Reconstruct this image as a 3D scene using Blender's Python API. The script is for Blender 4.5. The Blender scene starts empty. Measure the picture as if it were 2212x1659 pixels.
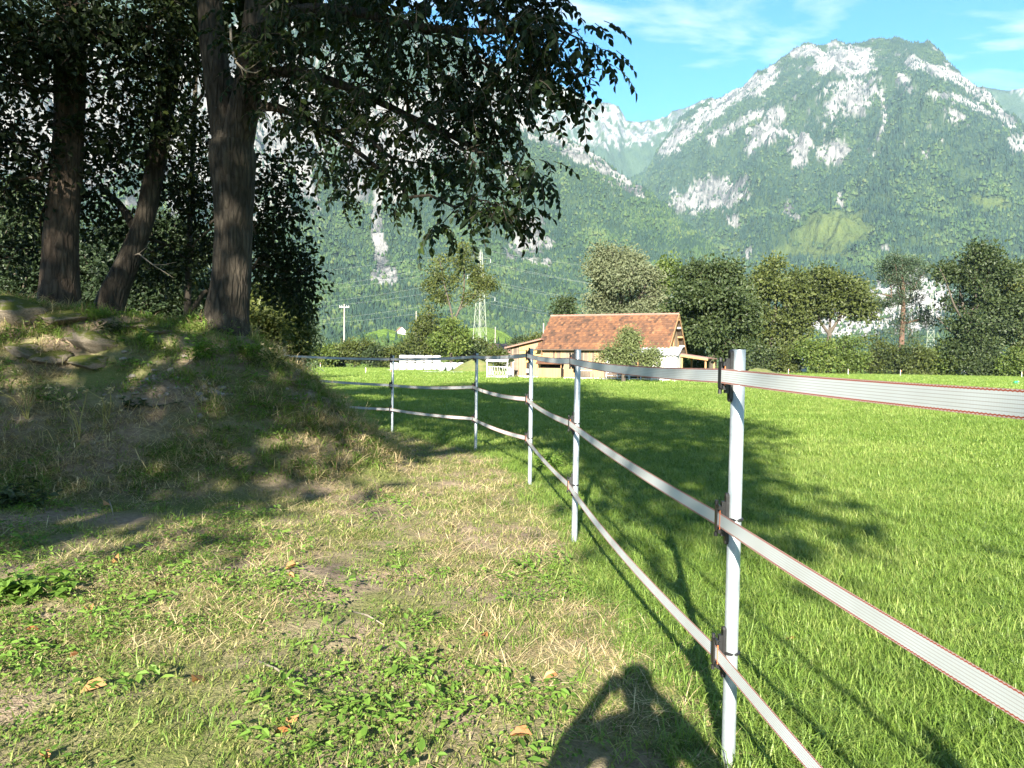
import bpy, math, random
import numpy as np
from mathutils import Matrix, Vector, Euler

# ------------------------------------------------------------ camera, sky, sun, exposure
scene = bpy.context.scene
COL = scene.collection
F = 1610.0                      # focal length, in pixels of a 2212 x 1659 view
CX, CY = 1106.0, 829.5
CAM_H = 1.46
PITCH = math.atan(46.5 / F)     # slightly downwards
ROLL = math.radians(0.73)
CAM_ROT = Euler((math.pi / 2 - PITCH, 0, 0)).to_matrix() @ Matrix.Rotation(ROLL, 3, 'Z')
cam_data = bpy.data.cameras.new('camera')
cam_data.sensor_width = 36.0
cam_data.lens = 36.0 * F / 2212.0
cam_data.clip_start = 0.02
cam_data.clip_end = 30000
cam = bpy.data.objects.new('camera', cam_data)
COL.objects.link(cam)
cam.matrix_world = Matrix.Translation((0, 0, CAM_H)) @ CAM_ROT.to_4x4()
scene.camera = cam

SUN_EL = math.radians(23.0)
SUN_AZ = math.radians(8.6)      # light travels forward (+Y) and this much to the right
world = bpy.data.worlds.new('World')
scene.world = world
world.use_nodes = True
wn, wl = world.node_tree.nodes, world.node_tree.links
wn.clear()
w_out = wn.new('ShaderNodeOutputWorld')
w_bg = wn.new('ShaderNodeBackground')
w_bg.inputs['Strength'].default_value = 0.05
w_sky = wn.new('ShaderNodeTexSky')
w_sky.sky_type = 'NISHITA'
w_sky.sun_disc = False
w_sky.sun_elevation = SUN_EL
w_sky.sun_rotation = math.pi + SUN_AZ       # the sun stands behind the camera, a little to the left
w_sky.altitude = 1500
w_sky.air_density = 1.0
w_sky.dust_density = 0.4
w_sky.ozone_density = 1.7
w_hsv = wn.new('ShaderNodeHueSaturation')
w_hsv.inputs['Hue'].default_value = 0.492
w_hsv.inputs['Saturation'].default_value = 1.38
wl.new(w_sky.outputs[0], w_hsv.inputs['Color'])
# thin cirrus over the whole sky: noise laid on a flat cloud layer
w_tc = wn.new('ShaderNodeTexCoord')
w_sep = wn.new('ShaderNodeSeparateXYZ')
wl.new(w_tc.outputs['Generated'], w_sep.inputs[0])
w_max = wn.new('ShaderNodeMath'); w_max.operation = 'MAXIMUM'; w_max.inputs[1].default_value = 0.04
wl.new(w_sep.outputs['Z'], w_max.inputs[0])
w_div = wn.new('ShaderNodeVectorMath'); w_div.operation = 'DIVIDE'
w_cmb = wn.new('ShaderNodeCombineXYZ')
for k in range(3):
    wl.new(w_max.outputs[0], w_cmb.inputs[k])
wl.new(w_tc.outputs['Generated'], w_div.inputs[0]); wl.new(w_cmb.outputs[0], w_div.inputs[1])
w_map = wn.new('ShaderNodeMapping')
w_map.inputs['Rotation'].default_value = (0, 0, math.radians(-24))
w_map.inputs['Scale'].default_value = (1.0, 1.5, 1.0)
w_map.inputs['Location'].default_value = (3.3, 1.2, 0)
wl.new(w_div.outputs[0], w_map.inputs['Vector'])
w_n1 = wn.new('ShaderNodeTexNoise'); w_n1.inputs['Scale'].default_value = 1.15
w_n1.inputs['Detail'].default_value = 7; w_n1.inputs['Roughness'].default_value = 0.55; w_n1.inputs['Distortion'].default_value = 0.5
wl.new(w_map.outputs[0], w_n1.inputs['Vector'])
w_ramp = wn.new('ShaderNodeValToRGB')
w_ramp.color_ramp.elements[0].position = 0.50; w_ramp.color_ramp.elements[0].color = (0, 0, 0, 1)
w_ramp.color_ramp.elements[1].position = 0.70; w_ramp.color_ramp.elements[1].color = (0.85, 0.85, 0.85, 1)
wl.new(w_n1.outputs['Fac'], w_ramp.inputs[0])
w_mix = wn.new('ShaderNodeMix'); w_mix.data_type = 'RGBA'
w_mix.inputs['B'].default_value = (4.8, 5.1, 5.3, 1)
wl.new(w_ramp.outputs[0], w_mix.inputs['Factor'])
wl.new(w_hsv.outputs[0], w_mix.inputs['A'])
wl.new(w_mix.outputs['Result'], w_bg.inputs['Color'])
wl.new(w_bg.outputs[0], w_out.inputs['Surface'])

sun_data = bpy.data.lights.new('sun', 'SUN')
sun_data.energy = 5.0
sun_data.angle = math.radians(0.55)
sun_data.color = (1.0, 0.93, 0.80)
sun = bpy.data.objects.new('sun', sun_data)
COL.objects.link(sun)
SUN_DIR = Vector((math.sin(SUN_AZ) * math.cos(SUN_EL), math.cos(SUN_AZ) * math.cos(SUN_EL), -math.sin(SUN_EL)))
sun.rotation_euler = SUN_DIR.to_track_quat('-Z', 'Y').to_euler()
sun.location = (-3, -20, 12)

vs = scene.view_settings
scene.display_settings.display_device = 'sRGB'
vs.view_transform = 'Standard'
vs.look = 'None'
vs.exposure = 2.6
vs.gamma = 1.0
vs.use_curve_mapping = False
cy = scene.cycles
cy.use_denoising = True
cy.max_bounces = 6
cy.diffuse_bounces = 2
cy.glossy_bounces = 2
cy.transmission_bounces = 4
cy.transparent_max_bounces = 6
cy.volume_bounces = 0
cy.caustics_reflective = False
cy.caustics_refractive = False

# ------------------------------------------------------------ helpers
RNG = np.random.default_rng(7)
random.seed(7)
_R = np.array(CAM_ROT)

def ray(X, Y):
    """direction (dy = 1) through a point of the 2212 x 1659 view"""
    d = _R @ np.array([(X - CX) / F, -(Y - CY) / F, -1.0])
    return d / d[1]

def at(X, Y, dist):
    """world point seen at X, Y that is dist metres ahead of the camera"""
    return np.array([0, 0, CAM_H]) + ray(X, Y) * dist

def on_ground(X, Y, z=0.0):
    d = ray(X, Y)
    return np.array([0, 0, CAM_H]) + d * ((z - CAM_H) / d[2])

def proj(P):
    q = (np.asarray(P) - np.array([0, 0, CAM_H])) @ _R
    w = np.maximum(-q[..., 2], 1e-3)
    return CX + F * q[..., 0] / w, CY - F * q[..., 1] / w

def _hash(ix, iy, seed):
    h = (ix.astype(np.int64) * 374761393 + iy.astype(np.int64) * 668265263 + seed * 974634777) & 0xFFFFFFFF
    h = ((h ^ (h >> 13)) * 1274126177) & 0xFFFFFFFF
    return ((h ^ (h >> 16)) & 0xFFFF) / 65535.0

def noise2(x, y, seed=0):
    x = np.asarray(x, float); y = np.asarray(y, float)
    ix, iy = np.floor(x), np.floor(y)
    fx, fy = x - ix, y - iy
    ux, uy = fx * fx * fx * (fx * (fx * 6 - 15) + 10), fy * fy * fy * (fy * (fy * 6 - 15) + 10)
    def g(ax, ay, dx, dy):
        a = _hash(ax, ay, seed) * 2 * np.pi
        return np.cos(a) * dx + np.sin(a) * dy
    n00 = g(ix, iy, fx, fy); n10 = g(ix + 1, iy, fx - 1, fy)
    n01 = g(ix, iy + 1, fx, fy - 1); n11 = g(ix + 1, iy + 1, fx - 1, fy - 1)
    return ((n00 * (1 - ux) + n10 * ux) * (1 - uy) + (n01 * (1 - ux) + n11 * ux) * uy) * 1.5

def fbm(x, y, octaves=4, seed=0, gain=0.5, ridged=False):
    s = 0.0; a = 1.0; f = 1.0; tot = 0.0
    for k in range(octaves):
        n = noise2(np.asarray(x) * f + 17.3 * k, np.asarray(y) * f - 9.1 * k, seed + k)
        s = s + a * ((1 - 2 * np.abs(n)) if ridged else n)
        tot += a; a *= gain; f *= 2.03
    return s / tot

def sstep(a, b, x):
    t = np.clip((np.asarray(x, float) - a) / (b - a), 0, 1)
    return t * t * (3 - 2 * t)

def mesh_np(name, V, faces, attrs=None, smooth=False):
    """faces: list of integer arrays (M,3) or (M,4); attrs: name -> per-vertex float or (N,3) colour"""
    me = bpy.data.meshes.new(name)
    V = np.ascontiguousarray(V, np.float32)
    faces = [np.asarray(f, np.int32) for f in (faces if isinstance(faces, list) else [faces]) if len(f)]
    me.vertices.add(len(V)); me.vertices.foreach_set('co', V.ravel())
    loops = np.concatenate([f.ravel() for f in faces])
    tot = np.concatenate([np.full(len(f), f.shape[1], np.int32) for f in faces])
    start = np.concatenate([[0], np.cumsum(tot)[:-1]]).astype(np.int32)
    me.loops.add(len(loops)); me.loops.foreach_set('vertex_index', loops)
    me.polygons.add(len(tot)); me.polygons.foreach_set('loop_start', start); me.polygons.foreach_set('loop_total', tot)
    me.polygons.foreach_set('use_smooth', np.full(len(tot), bool(smooth)))
    for k, v in (attrs or {}).items():
        v = np.asarray(v, np.float32)
        if v.ndim == 1:
            a = me.attributes.new(k, 'FLOAT', 'POINT'); a.data.foreach_set('value', v)
        else:
            a = me.attributes.new(k, 'FLOAT_VECTOR', 'POINT'); a.data.foreach_set('vector', v.ravel())
    me.update(calc_edges=True)
    return me

class MB:
    """collects boxes, tubes and prisms into one mesh"""
    def __init__(s): s.V = []; s.F3 = []; s.F4 = []; s.n = 0
    def add(s, V, F):
        V = np.asarray(V, float).reshape(-1, 3)
        for f in F:
            f = [int(i) + s.n for i in f]
            if len(f) == 3: s.F3.append(f)
            elif len(f) == 4: s.F4.append(f)
            else:
                for k in range(1, len(f) - 1): s.F3.append([f[0], f[k], f[k + 1]])
        s.V.append(V); s.n += len(V)
        return s
    def box(s, lo, hi, M=None):
        x0, y0, z0 = lo; x1, y1, z1 = hi
        V = np.array([(x0,y0,z0),(x1,y0,z0),(x1,y1,z0),(x0,y1,z0),(x0,y0,z1),(x1,y0,z1),(x1,y1,z1),(x0,y1,z1)], float)
        if M is not None: V = V @ np.array(M)[:3, :3].T + np.array(M)[:3, 3]
        return s.add(V, [(0,3,2,1),(4,5,6,7),(0,1,5,4),(1,2,6,5),(2,3,7,6),(3,0,4,7)])
    def bar(s, a, b, w, h=None, up=(0, 0, 1)):
        a = np.array(a, float); b = np.array(b, float); h = h or w
        d = b - a; L = np.linalg.norm(d); d = d / L
        u = np.array(up, float); x = np.cross(d, u)
        if np.linalg.norm(x) < 1e-4: x = np.cross(d, (1, 0, 0))
        x /= np.linalg.norm(x); z = np.cross(x, d)
        M = np.eye(4); M[:3, 0] = x; M[:3, 1] = d; M[:3, 2] = z; M[:3, 3] = a
        return s.box((-w / 2, 0, -h / 2), (w / 2, L, h / 2), M)
    def tube(s, pts, rad, n=8, cap=True):
        V, F = tube_np(pts, rad, n)
        F = [tuple(f) for f in F]
        m = len(V)
        if cap:
            F.append(tuple(range(n))[::-1]); F.append(tuple(range(m - n, m)))
        return s.add(V, F)
    def prism(s, poly, z0, z1, M=None):
        n = len(poly)
        V = np.array([(p[0], p[1], z0) for p in poly] + [(p[0], p[1], z1) for p in poly], float)
        if M is not None: V = V @ np.array(M)[:3, :3].T + np.array(M)[:3, 3]
        return s.add(V, [tuple(range(n))[::-1], tuple(range(n, 2 * n))] + [(i, (i + 1) % n, n + (i + 1) % n, n + i) for i in range(n)])
    def mesh(s, name, smooth=False):
        return mesh_np(name, np.concatenate(s.V), [np.array(s.F3, np.int32).reshape(-1, 3), np.array(s.F4, np.int32).reshape(-1, 4)], None, smooth)
    def build(s, name, material, parent=None, smooth=False):
        return obj(name, s.mesh(name, smooth), material, parent)

def tube_np(pts, rad, n=8):
    pts = np.asarray(pts, float); m = len(pts)
    rad = np.broadcast_to(np.asarray(rad, float), (m,))
    T = np.gradient(pts, axis=0); T /= np.linalg.norm(T, axis=1)[:, None] + 1e-9
    ref = np.array([1.0, 0, 0]) if abs(T[0, 0]) < 0.8 else np.array([0, 1.0, 0])
    U = np.cross(T, ref); U /= np.linalg.norm(U, axis=1)[:, None] + 1e-9
    W = np.cross(T, U)
    a = np.arange(n) / n * 2 * np.pi
    V = pts[:, None, :] + rad[:, None, None] * (np.cos(a)[None, :, None] * U[:, None, :] + np.sin(a)[None, :, None] * W[:, None, :])
    i = np.arange(m - 1)[:, None] * n; j = np.arange(n)[None, :]; j2 = (j + 1) % n
    Fq = np.stack([i + j, i + j2, i + n + j2, i + n + j], -1).reshape(-1, 4)
    return V.reshape(-1, 3), Fq

def obj(name, me, material=None, parent=None):
    o = bpy.data.objects.new(name, me)
    COL.objects.link(o)
    if material is not None and me is not None and not me.materials: me.materials.append(material)
    if parent is not None: o.parent = parent
    return o

def thing(name, label, cat, loc=(0, 0, 0), rotz=0.0, group=None):
    o = bpy.data.objects.new(name, None)
    o.empty_display_size = 0.2
    COL.objects.link(o)
    o.location = [float(v) for v in loc]; o.rotation_euler = (0, 0, rotz)
    return tag(o, label, cat, group)

def tag(o, label, cat, group=None):
    o['label'] = label; o['category'] = cat
    if group: o['group'] = group
    return o

def structure(o): o['kind'] = 'structure'; return o
def stuff(o): o['kind'] = 'stuff'; return o

def copy_tree(o, parent=None):
    c = o.copy(); COL.objects.link(c); c.parent = parent
    for ch in list(o.children): copy_tree(ch, c)
    return c

# ------------------------------------------------------------ materials
class NT:
    def __init__(s, name):
        s.m = bpy.data.materials.new(name); s.m.use_nodes = True
        s.t = s.m.node_tree; s.t.nodes.clear()
        s.out = s.n('ShaderNodeOutputMaterial')
    def n(s, t, **kw):
        nd = s.t.nodes.new(t)
        for k, v in kw.items():
            if k.startswith('_'): setattr(nd, k[1:], v)
            else: nd.inputs[k.replace('__', ' ')].default_value = v
        return nd
    def l(s, a, b): s.t.links.new(a, b)
    def coord(s, kind='Object', scale=(1, 1, 1), rot=(0, 0, 0)):
        tc = s.n('ShaderNodeTexCoord'); mp = s.n('ShaderNodeMapping')
        mp.inputs['Scale'].default_value = scale; mp.inputs['Rotation'].default_value = rot
        s.l(tc.outputs[kind], mp.inputs['Vector']); return mp.outputs[0]
    def pos(s, scale=(1, 1, 1)):
        g = s.n('ShaderNodeNewGeometry'); mp = s.n('ShaderNodeMapping'); mp.inputs['Scale'].default_value = scale
        s.l(g.outputs['Position'], mp.inputs['Vector']); return mp.outputs[0]
    def noise(s, vec, scale, detail=4, rough=0.55, dist=0.0):
        nd = s.n('ShaderNodeTexNoise', Scale=scale, Detail=detail, Roughness=rough, Distortion=dist)
        s.l(vec, nd.inputs['Vector']); return nd.outputs['Fac']
    def ramp(s, fac, stops):
        r = s.n('ShaderNodeValToRGB'); e = r.color_ramp.elements
        while len(e) < len(stops): e.new(0.5)
        for k, (p, c) in enumerate(stops):
            e[k].position = p; e[k].color = (*c, 1) if len(c) == 3 else c
        s.l(fac, r.inputs[0]); return r.outputs[0]
    def mix(s, fac, a, b, blend='MIX'):
        m = s.n('ShaderNodeMix', _data_type='RGBA', _blend_type=blend)
        for k, v in (('Factor', fac), ('A', a), ('B', b)):
            if hasattr(v, 'is_output'): s.l(v, m.inputs[k])
            elif k == 'Factor': m.inputs[k].default_value = v
            else: m.inputs[k].default_value = (*v, 1)
        return m.outputs['Result']
    def math(s, op, a, b=0.0):
        m = s.n('ShaderNodeMath', _operation=op)
        for k, v in ((0, a), (1, b)):
            if hasattr(v, 'is_output'): s.l(v, m.inputs[k])
            else: m.inputs[k].default_value = v
        return m.outputs[0]
    def attr(s, name, out='Fac'):
        a = s.n('ShaderNodeAttribute'); a.attribute_name = name; return a.outputs[out]
    def bump(s, h, strength=0.5, distance=0.02):
        b = s.n('ShaderNodeBump', Strength=strength, Distance=distance); s.l(h, b.inputs['Height']); return b.outputs[0]
    def principled(s, color, rough=0.8, normal=None, metal=0.0, spec=0.3):
        p = s.n('ShaderNodeBsdfPrincipled', Roughness=rough, Metallic=metal)
        p.inputs['Specular IOR Level'].default_value = spec
        if hasattr(color, 'is_output'): s.l(color, p.inputs['Base Color'])
        else: p.inputs['Base Color'].default_value = (*color, 1)
        if normal is not None: s.l(normal, p.inputs['Normal'])
        return p.outputs[0]
    def done(s, shader):
        s.l(shader, s.out.inputs['Surface']); return s.m

def mat_plain(name, col, rough=0.7, metal=0.0, var=0.25, scale=6.0, bump=0.2, spec=0.3):
    t = NT(name); v = t.coord('Object')
    n = t.noise(v, scale, 5, 0.6)
    c = t.ramp(n, [(0.25, [x * (1 - var) for x in col]), (0.75, [min(1, x * (1 + var)) for x in col])])
    n2 = t.noise(v, scale * 7, 3, 0.6)
    return t.done(t.principled(c, rough, t.bump(n2, bump, 0.01), metal, spec))

def mat_leaf(name, dark, mid, light, trans=0.35, rough=0.5, spec=0.25, patch=0.0):
    """leaf: colour from the per-leaf attribute 'tint', some light passes through"""
    t = NT(name)
    f = t.attr('tint')
    oi = t.n('ShaderNodeObjectInfo')
    f2 = t.math('ADD', f, t.math('MULTIPLY', t.math('SUBTRACT', oi.outputs['Random'], 0.5), 0.25))
    if patch:       # stands of different growth
        pn = t.math('ADD', t.noise(t.pos(), 0.55, 4, 0.6), t.math('MULTIPLY', t.noise(t.pos(), 0.09, 3, 0.6), 0.8))
        f2 = t.math('ADD', f2, t.math('MULTIPLY', t.math('SUBTRACT', pn, 0.9), patch))
    c = t.ramp(f2, [(0.0, dark), (0.5, mid), (1.0, light)])
    p = t.principled(c, rough, None, 0.0, spec)
    tr = t.n('ShaderNodeBsdfTranslucent')
    c2 = t.mix(1.0, c, (1.15, 1.25, 0.55), 'MULTIPLY')
    t.l(c2, tr.inputs['Color'])
    mx = t.n('ShaderNodeMixShader', Fac=trans)
    t.l(p, mx.inputs[1]); t.l(tr.outputs[0], mx.inputs[2])
    return t.done(mx.outputs[0])

def mat_bark(name, a, b, scale=(1, 1, 0.2), s=17, bump=0.9, moss=None):
    t = NT(name)
    v = t.coord('Object', scale)
    n = t.noise(v, s, 6, 0.65, 0.4)
    vo = t.n('ShaderNodeTexVoronoi', Scale=s * 0.9); vo.feature = 'DISTANCE_TO_EDGE'; t.l(v, vo.inputs['Vector'])
    cr = t.ramp(vo.outputs['Distance'], [(0.0, (0, 0, 0)), (0.25, (1, 1, 1))])
    c = t.ramp(n, [(0.3, a), (0.7, b)])
    c = t.mix(1.0, c, t.mix(0.4, (1, 1, 1), cr), 'MULTIPLY')
    c = t.mix(1.0, c, t.ramp(t.noise(t.coord('Object'), 2.3, 4), [(0.3, (0.6, 0.6, 0.6)), (0.7, (1.15, 1.15, 1.15))]), 'MULTIPLY')
    if moss:
        m = t.ramp(t.noise(t.coord('Object'), 1.7, 4), [(0.5, (0, 0, 0)), (0.65, (1, 1, 1))])
        c = t.mix(m, c, moss)
    h = t.math('ADD', t.math('MULTIPLY', cr, 0.6), n)
    return t.done(t.principled(c, 0.9, t.bump(h, bump, 0.03), 0, 0.15))

# ------------------------------------------------------------ ground
FENCE = [(1.35, -4.0), (1.12, -0.62), (0.806, 2.68), (0.525, 6.05), (0.23, 8.94), (-0.585, 12.2), (-2.39, 14.9), (-5.2, 17.0), (-8.3, 18.6)]
_fy = np.array([p[1] for p in FENCE]); _fx = np.array([p[0] for p in FENCE])

def fence_x(y):
    return np.interp(y, _fy, _fx)

def seg_dist(x, y, a, b):
    ax, ay = a; bx, by = b
    t = np.clip(((x - ax) * (bx - ax) + (y - ay) * (by - ay)) / ((bx - ax) ** 2 + (by - ay) ** 2), 0, 1)
    return np.hypot(x - ax - t * (bx - ax), y - ay - t * (by - ay))

def ground_z(x, y):
    x = np.asarray(x, float); y = np.asarray(y, float)
    d = np.minimum(seg_dist(x, y, (-4.0, 10.05), (-6.5, 9.9)), seg_dist(x, y, (-6.5, 9.9), (-14, 9.6)))
    h = 1.80 + 0.45 * sstep(-4.5, -9, x)
    w = 2.85 + 0.6 * sstep(-4, -8, x)
    u = np.clip((d / w - 0.1) / 0.9, 0, 1)
    z = h * (0.45 * (1 - sstep(0.1, 1.0, d / w)) + 0.55 * (1 - u) ** 1.15)
    near = sstep(40, 15, np.hypot(x, y - 6))
    z = z + 0.16 * sstep(-0.5, -7, x) * sstep(1, 7, y) * near                      # the left side rises gently
    left = sstep(fence_x(y) + 0.3, fence_x(y) - 0.8, x) * near
    z = z + near * (0.025 * fbm(x * 0.5, y * 0.5, 3, 3)) + left * (0.05 * fbm(x * 0.9, y * 0.9, 4, 11) + 0.03 * fbm(x * 3.1, y * 3.1, 3, 13))
    z = z + sstep(0.1, 0.8, z) * left * (0.22 * fbm(x * 0.55, y * 0.55, 4, 5) + 0.10 * fbm(x * 2.0, y * 2.0, 4, 6))
    return z

def graded(lo, fine_lo, fine_hi, hi, step, grow=1.16):
    a = list(np.arange(fine_lo, fine_hi + 1e-6, step)); s = step
    while a[-1] < hi: s *= grow; a.append(a[-1] + s)
    s = step; b = []
    x = fine_lo
    while x > lo: s *= grow; x -= s; b.append(x)
    return np.array(b[::-1] + a)

def zones(x, y):
    """1 on the grazed, dry strip left of the fence; 0 on the meadow"""
    return sstep(0.25, -0.35, x - fence_x(y) + 0.25 * fbm(x * 1.3, y * 1.3, 3, 21)) * sstep(26, 19, y)

gx = graded(-7000, -9.0, 8.0, 7000, 0.11); gy = graded(-1500, -1.5, 19.0, 8000, 0.11)
GX, GY = np.meshgrid(gx, gy)
GZ = ground_z(GX, GY)
nx, ny = len(gx), len(gy)
ii = (np.arange(ny - 1)[:, None] * nx + np.arange(nx - 1)[None, :])
GF = np.stack([ii, ii + 1, ii + nx + 1, ii + nx], -1).reshape(-1, 4)

def mat_ground():
    t = NT('ground_soil_and_turf')
    p = t.pos()
    big = t.noise(p, 0.05, 3, 0.5); n1 = t.noise(p, 0.9, 5, 0.6); n2 = t.noise(p, 14, 5, 0.7); n3 = t.noise(p, 70, 3, 0.7)
    meadow = t.mix(t.ramp(n1, [(0.3, (0, 0, 0)), (0.7, (1, 1, 1))]), (0.080, 0.140, 0.018), (0.135, 0.205, 0.030))
    meadow = t.mix(t.ramp(big, [(0.35, (0, 0, 0)), (0.65, (1, 1, 1))]), meadow, t.mix(0.5, meadow, (0.15, 0.215, 0.04)))
    meadow = t.mix(t.ramp(n2, [(0.3, (0.55, 0.55, 0.55)), (0.7, (0, 0, 0))]), meadow, (0.035, 0.07, 0.012))
    soil = t.ramp(n2, [(0.25, (0.085, 0.06, 0.045)), (0.55, (0.21, 0.16, 0.115)), (0.8, (0.34, 0.275, 0.18))])
    turf = t.mix(t.ramp(n1, [(0.42, (0, 0, 0)), (0.6, (1, 1, 1))]), soil, (0.10, 0.115, 0.035))
    turf = t.mix(t.ramp(n3, [(0.5, (0, 0, 0)), (0.75, (0.7, 0.7, 0.7))]), turf, (0.26, 0.21, 0.11))
    c = t.mix(t.attr('zone'), meadow, turf)
    b = t.math('ADD', t.math('MULTIPLY', n3, 0.4), n2)
    return t.done(t.principled(c, 0.95, t.bump(b, 0.7, 0.05), 0, 0.1))

ground = structure(obj('ground', mesh_np('ground', np.stack([GX, GY, GZ], -1).reshape(-1, 3), GF, {'zone': zones(GX, GY).ravel()}, True), mat_ground()))

# ------------------------------------------------------------ mountains
def seg_mask(X, Y, pts, w0, w1=None):
    """distance to a polyline in the view, 1 on it, 0 at its width"""
    m = np.full_like(X, -5.0); w1 = w1 or w0; n = len(pts) - 1
    for k in range(n):
        (ax, ay), (bx, by) = pts[k], pts[k + 1]
        t = np.clip(((X - ax) * (bx - ax) + (Y - ay) * (by - ay)) / ((bx - ax) ** 2 + (by - ay) ** 2), 0, 1)
        d = np.hypot(X - ax - t * (bx - ax), Y - ay - t * (by - ay)) / (w0 + (w1 - w0) * (k + t) / n)
        m = np.maximum(m, 1 - d)
    return m

def ell_mask(X, Y, cx, cy, rx, ry, ang=0):
    c, s = math.cos(math.radians(ang)), math.sin(math.radians(ang))
    u = ((X - cx) * c + (Y - cy) * s) / rx; v = (-(X - cx) * s + (Y - cy) * c) / ry
    return 1 - np.hypot(u, v)

def patch_of(q, k):
    """strength inside a patch, falling off quickly outside"""
    return np.where(q > 0, q * k * 1.5, q * 1.5)

def mat_mountain(name='mountain_rock_and_slope', pa=((0.040, 0.064, 0.020), (0.085, 0.108, 0.032))):
    t = NT(name)
    p = t.pos()
    n1 = t.noise(p, 0.012, 8, 0.65); n2 = t.noise(t.pos((1, 1, 0.35)), 0.05, 6, 0.7); n3 = t.noise(p, 0.003, 4, 0.5); n4 = t.noise(t.pos((1, 1, 0.5)), 0.009, 7, 0.68)
    rock = t.ramp(n2, [(0.33, (0.055, 0.057, 0.057)), (0.45, (0.165, 0.163, 0.157)), (0.66, (0.265, 0.257, 0.243))])
    rock = t.mix(t.ramp(n1, [(0.62, (0, 0, 0)), (0.72, (0.45, 0.45, 0.45))]), rock, (0.30, 0.25, 0.19))
    rock = t.mix(1.0, rock, t.ramp(n4, [(0.38, (0.30, 0.32, 0.34)), (0.53, (1, 1, 1)), (0.7, (1.15, 1.15, 1.15))]), 'MULTIPLY')
    floor_ = t.ramp(n1, [(0.3, (0.018, 0.034, 0.017)), (0.7, (0.038, 0.060, 0.024))])
    pasture = t.ramp(n1, [(0.3, pa[0]), (0.7, pa[1])])
    rock = t.mix(t.math('MULTIPLY', t.attr('pale'), 0.85), rock, t.ramp(n2, [(0.3, (0.25, 0.245, 0.235)), (0.6, (0.46, 0.45, 0.435))]))
    c = t.mix(t.attr('rock'), floor_, rock)
    c = t.mix(t.attr('pasture'), c, pasture)
    return t.done(t.principled(c, 0.95, t.bump(t.math('ADD', n2, n1), 1.0, 22.0), 0, 0.05))

M_MOUNT = mat_mountain()
M_HILL = mat_mountain('hill_pasture', ((0.095, 0.165, 0.030), (0.135, 0.205, 0.045)))
FOREST = []          # points for far trees: x, y, z, size, kind, tint

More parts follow.
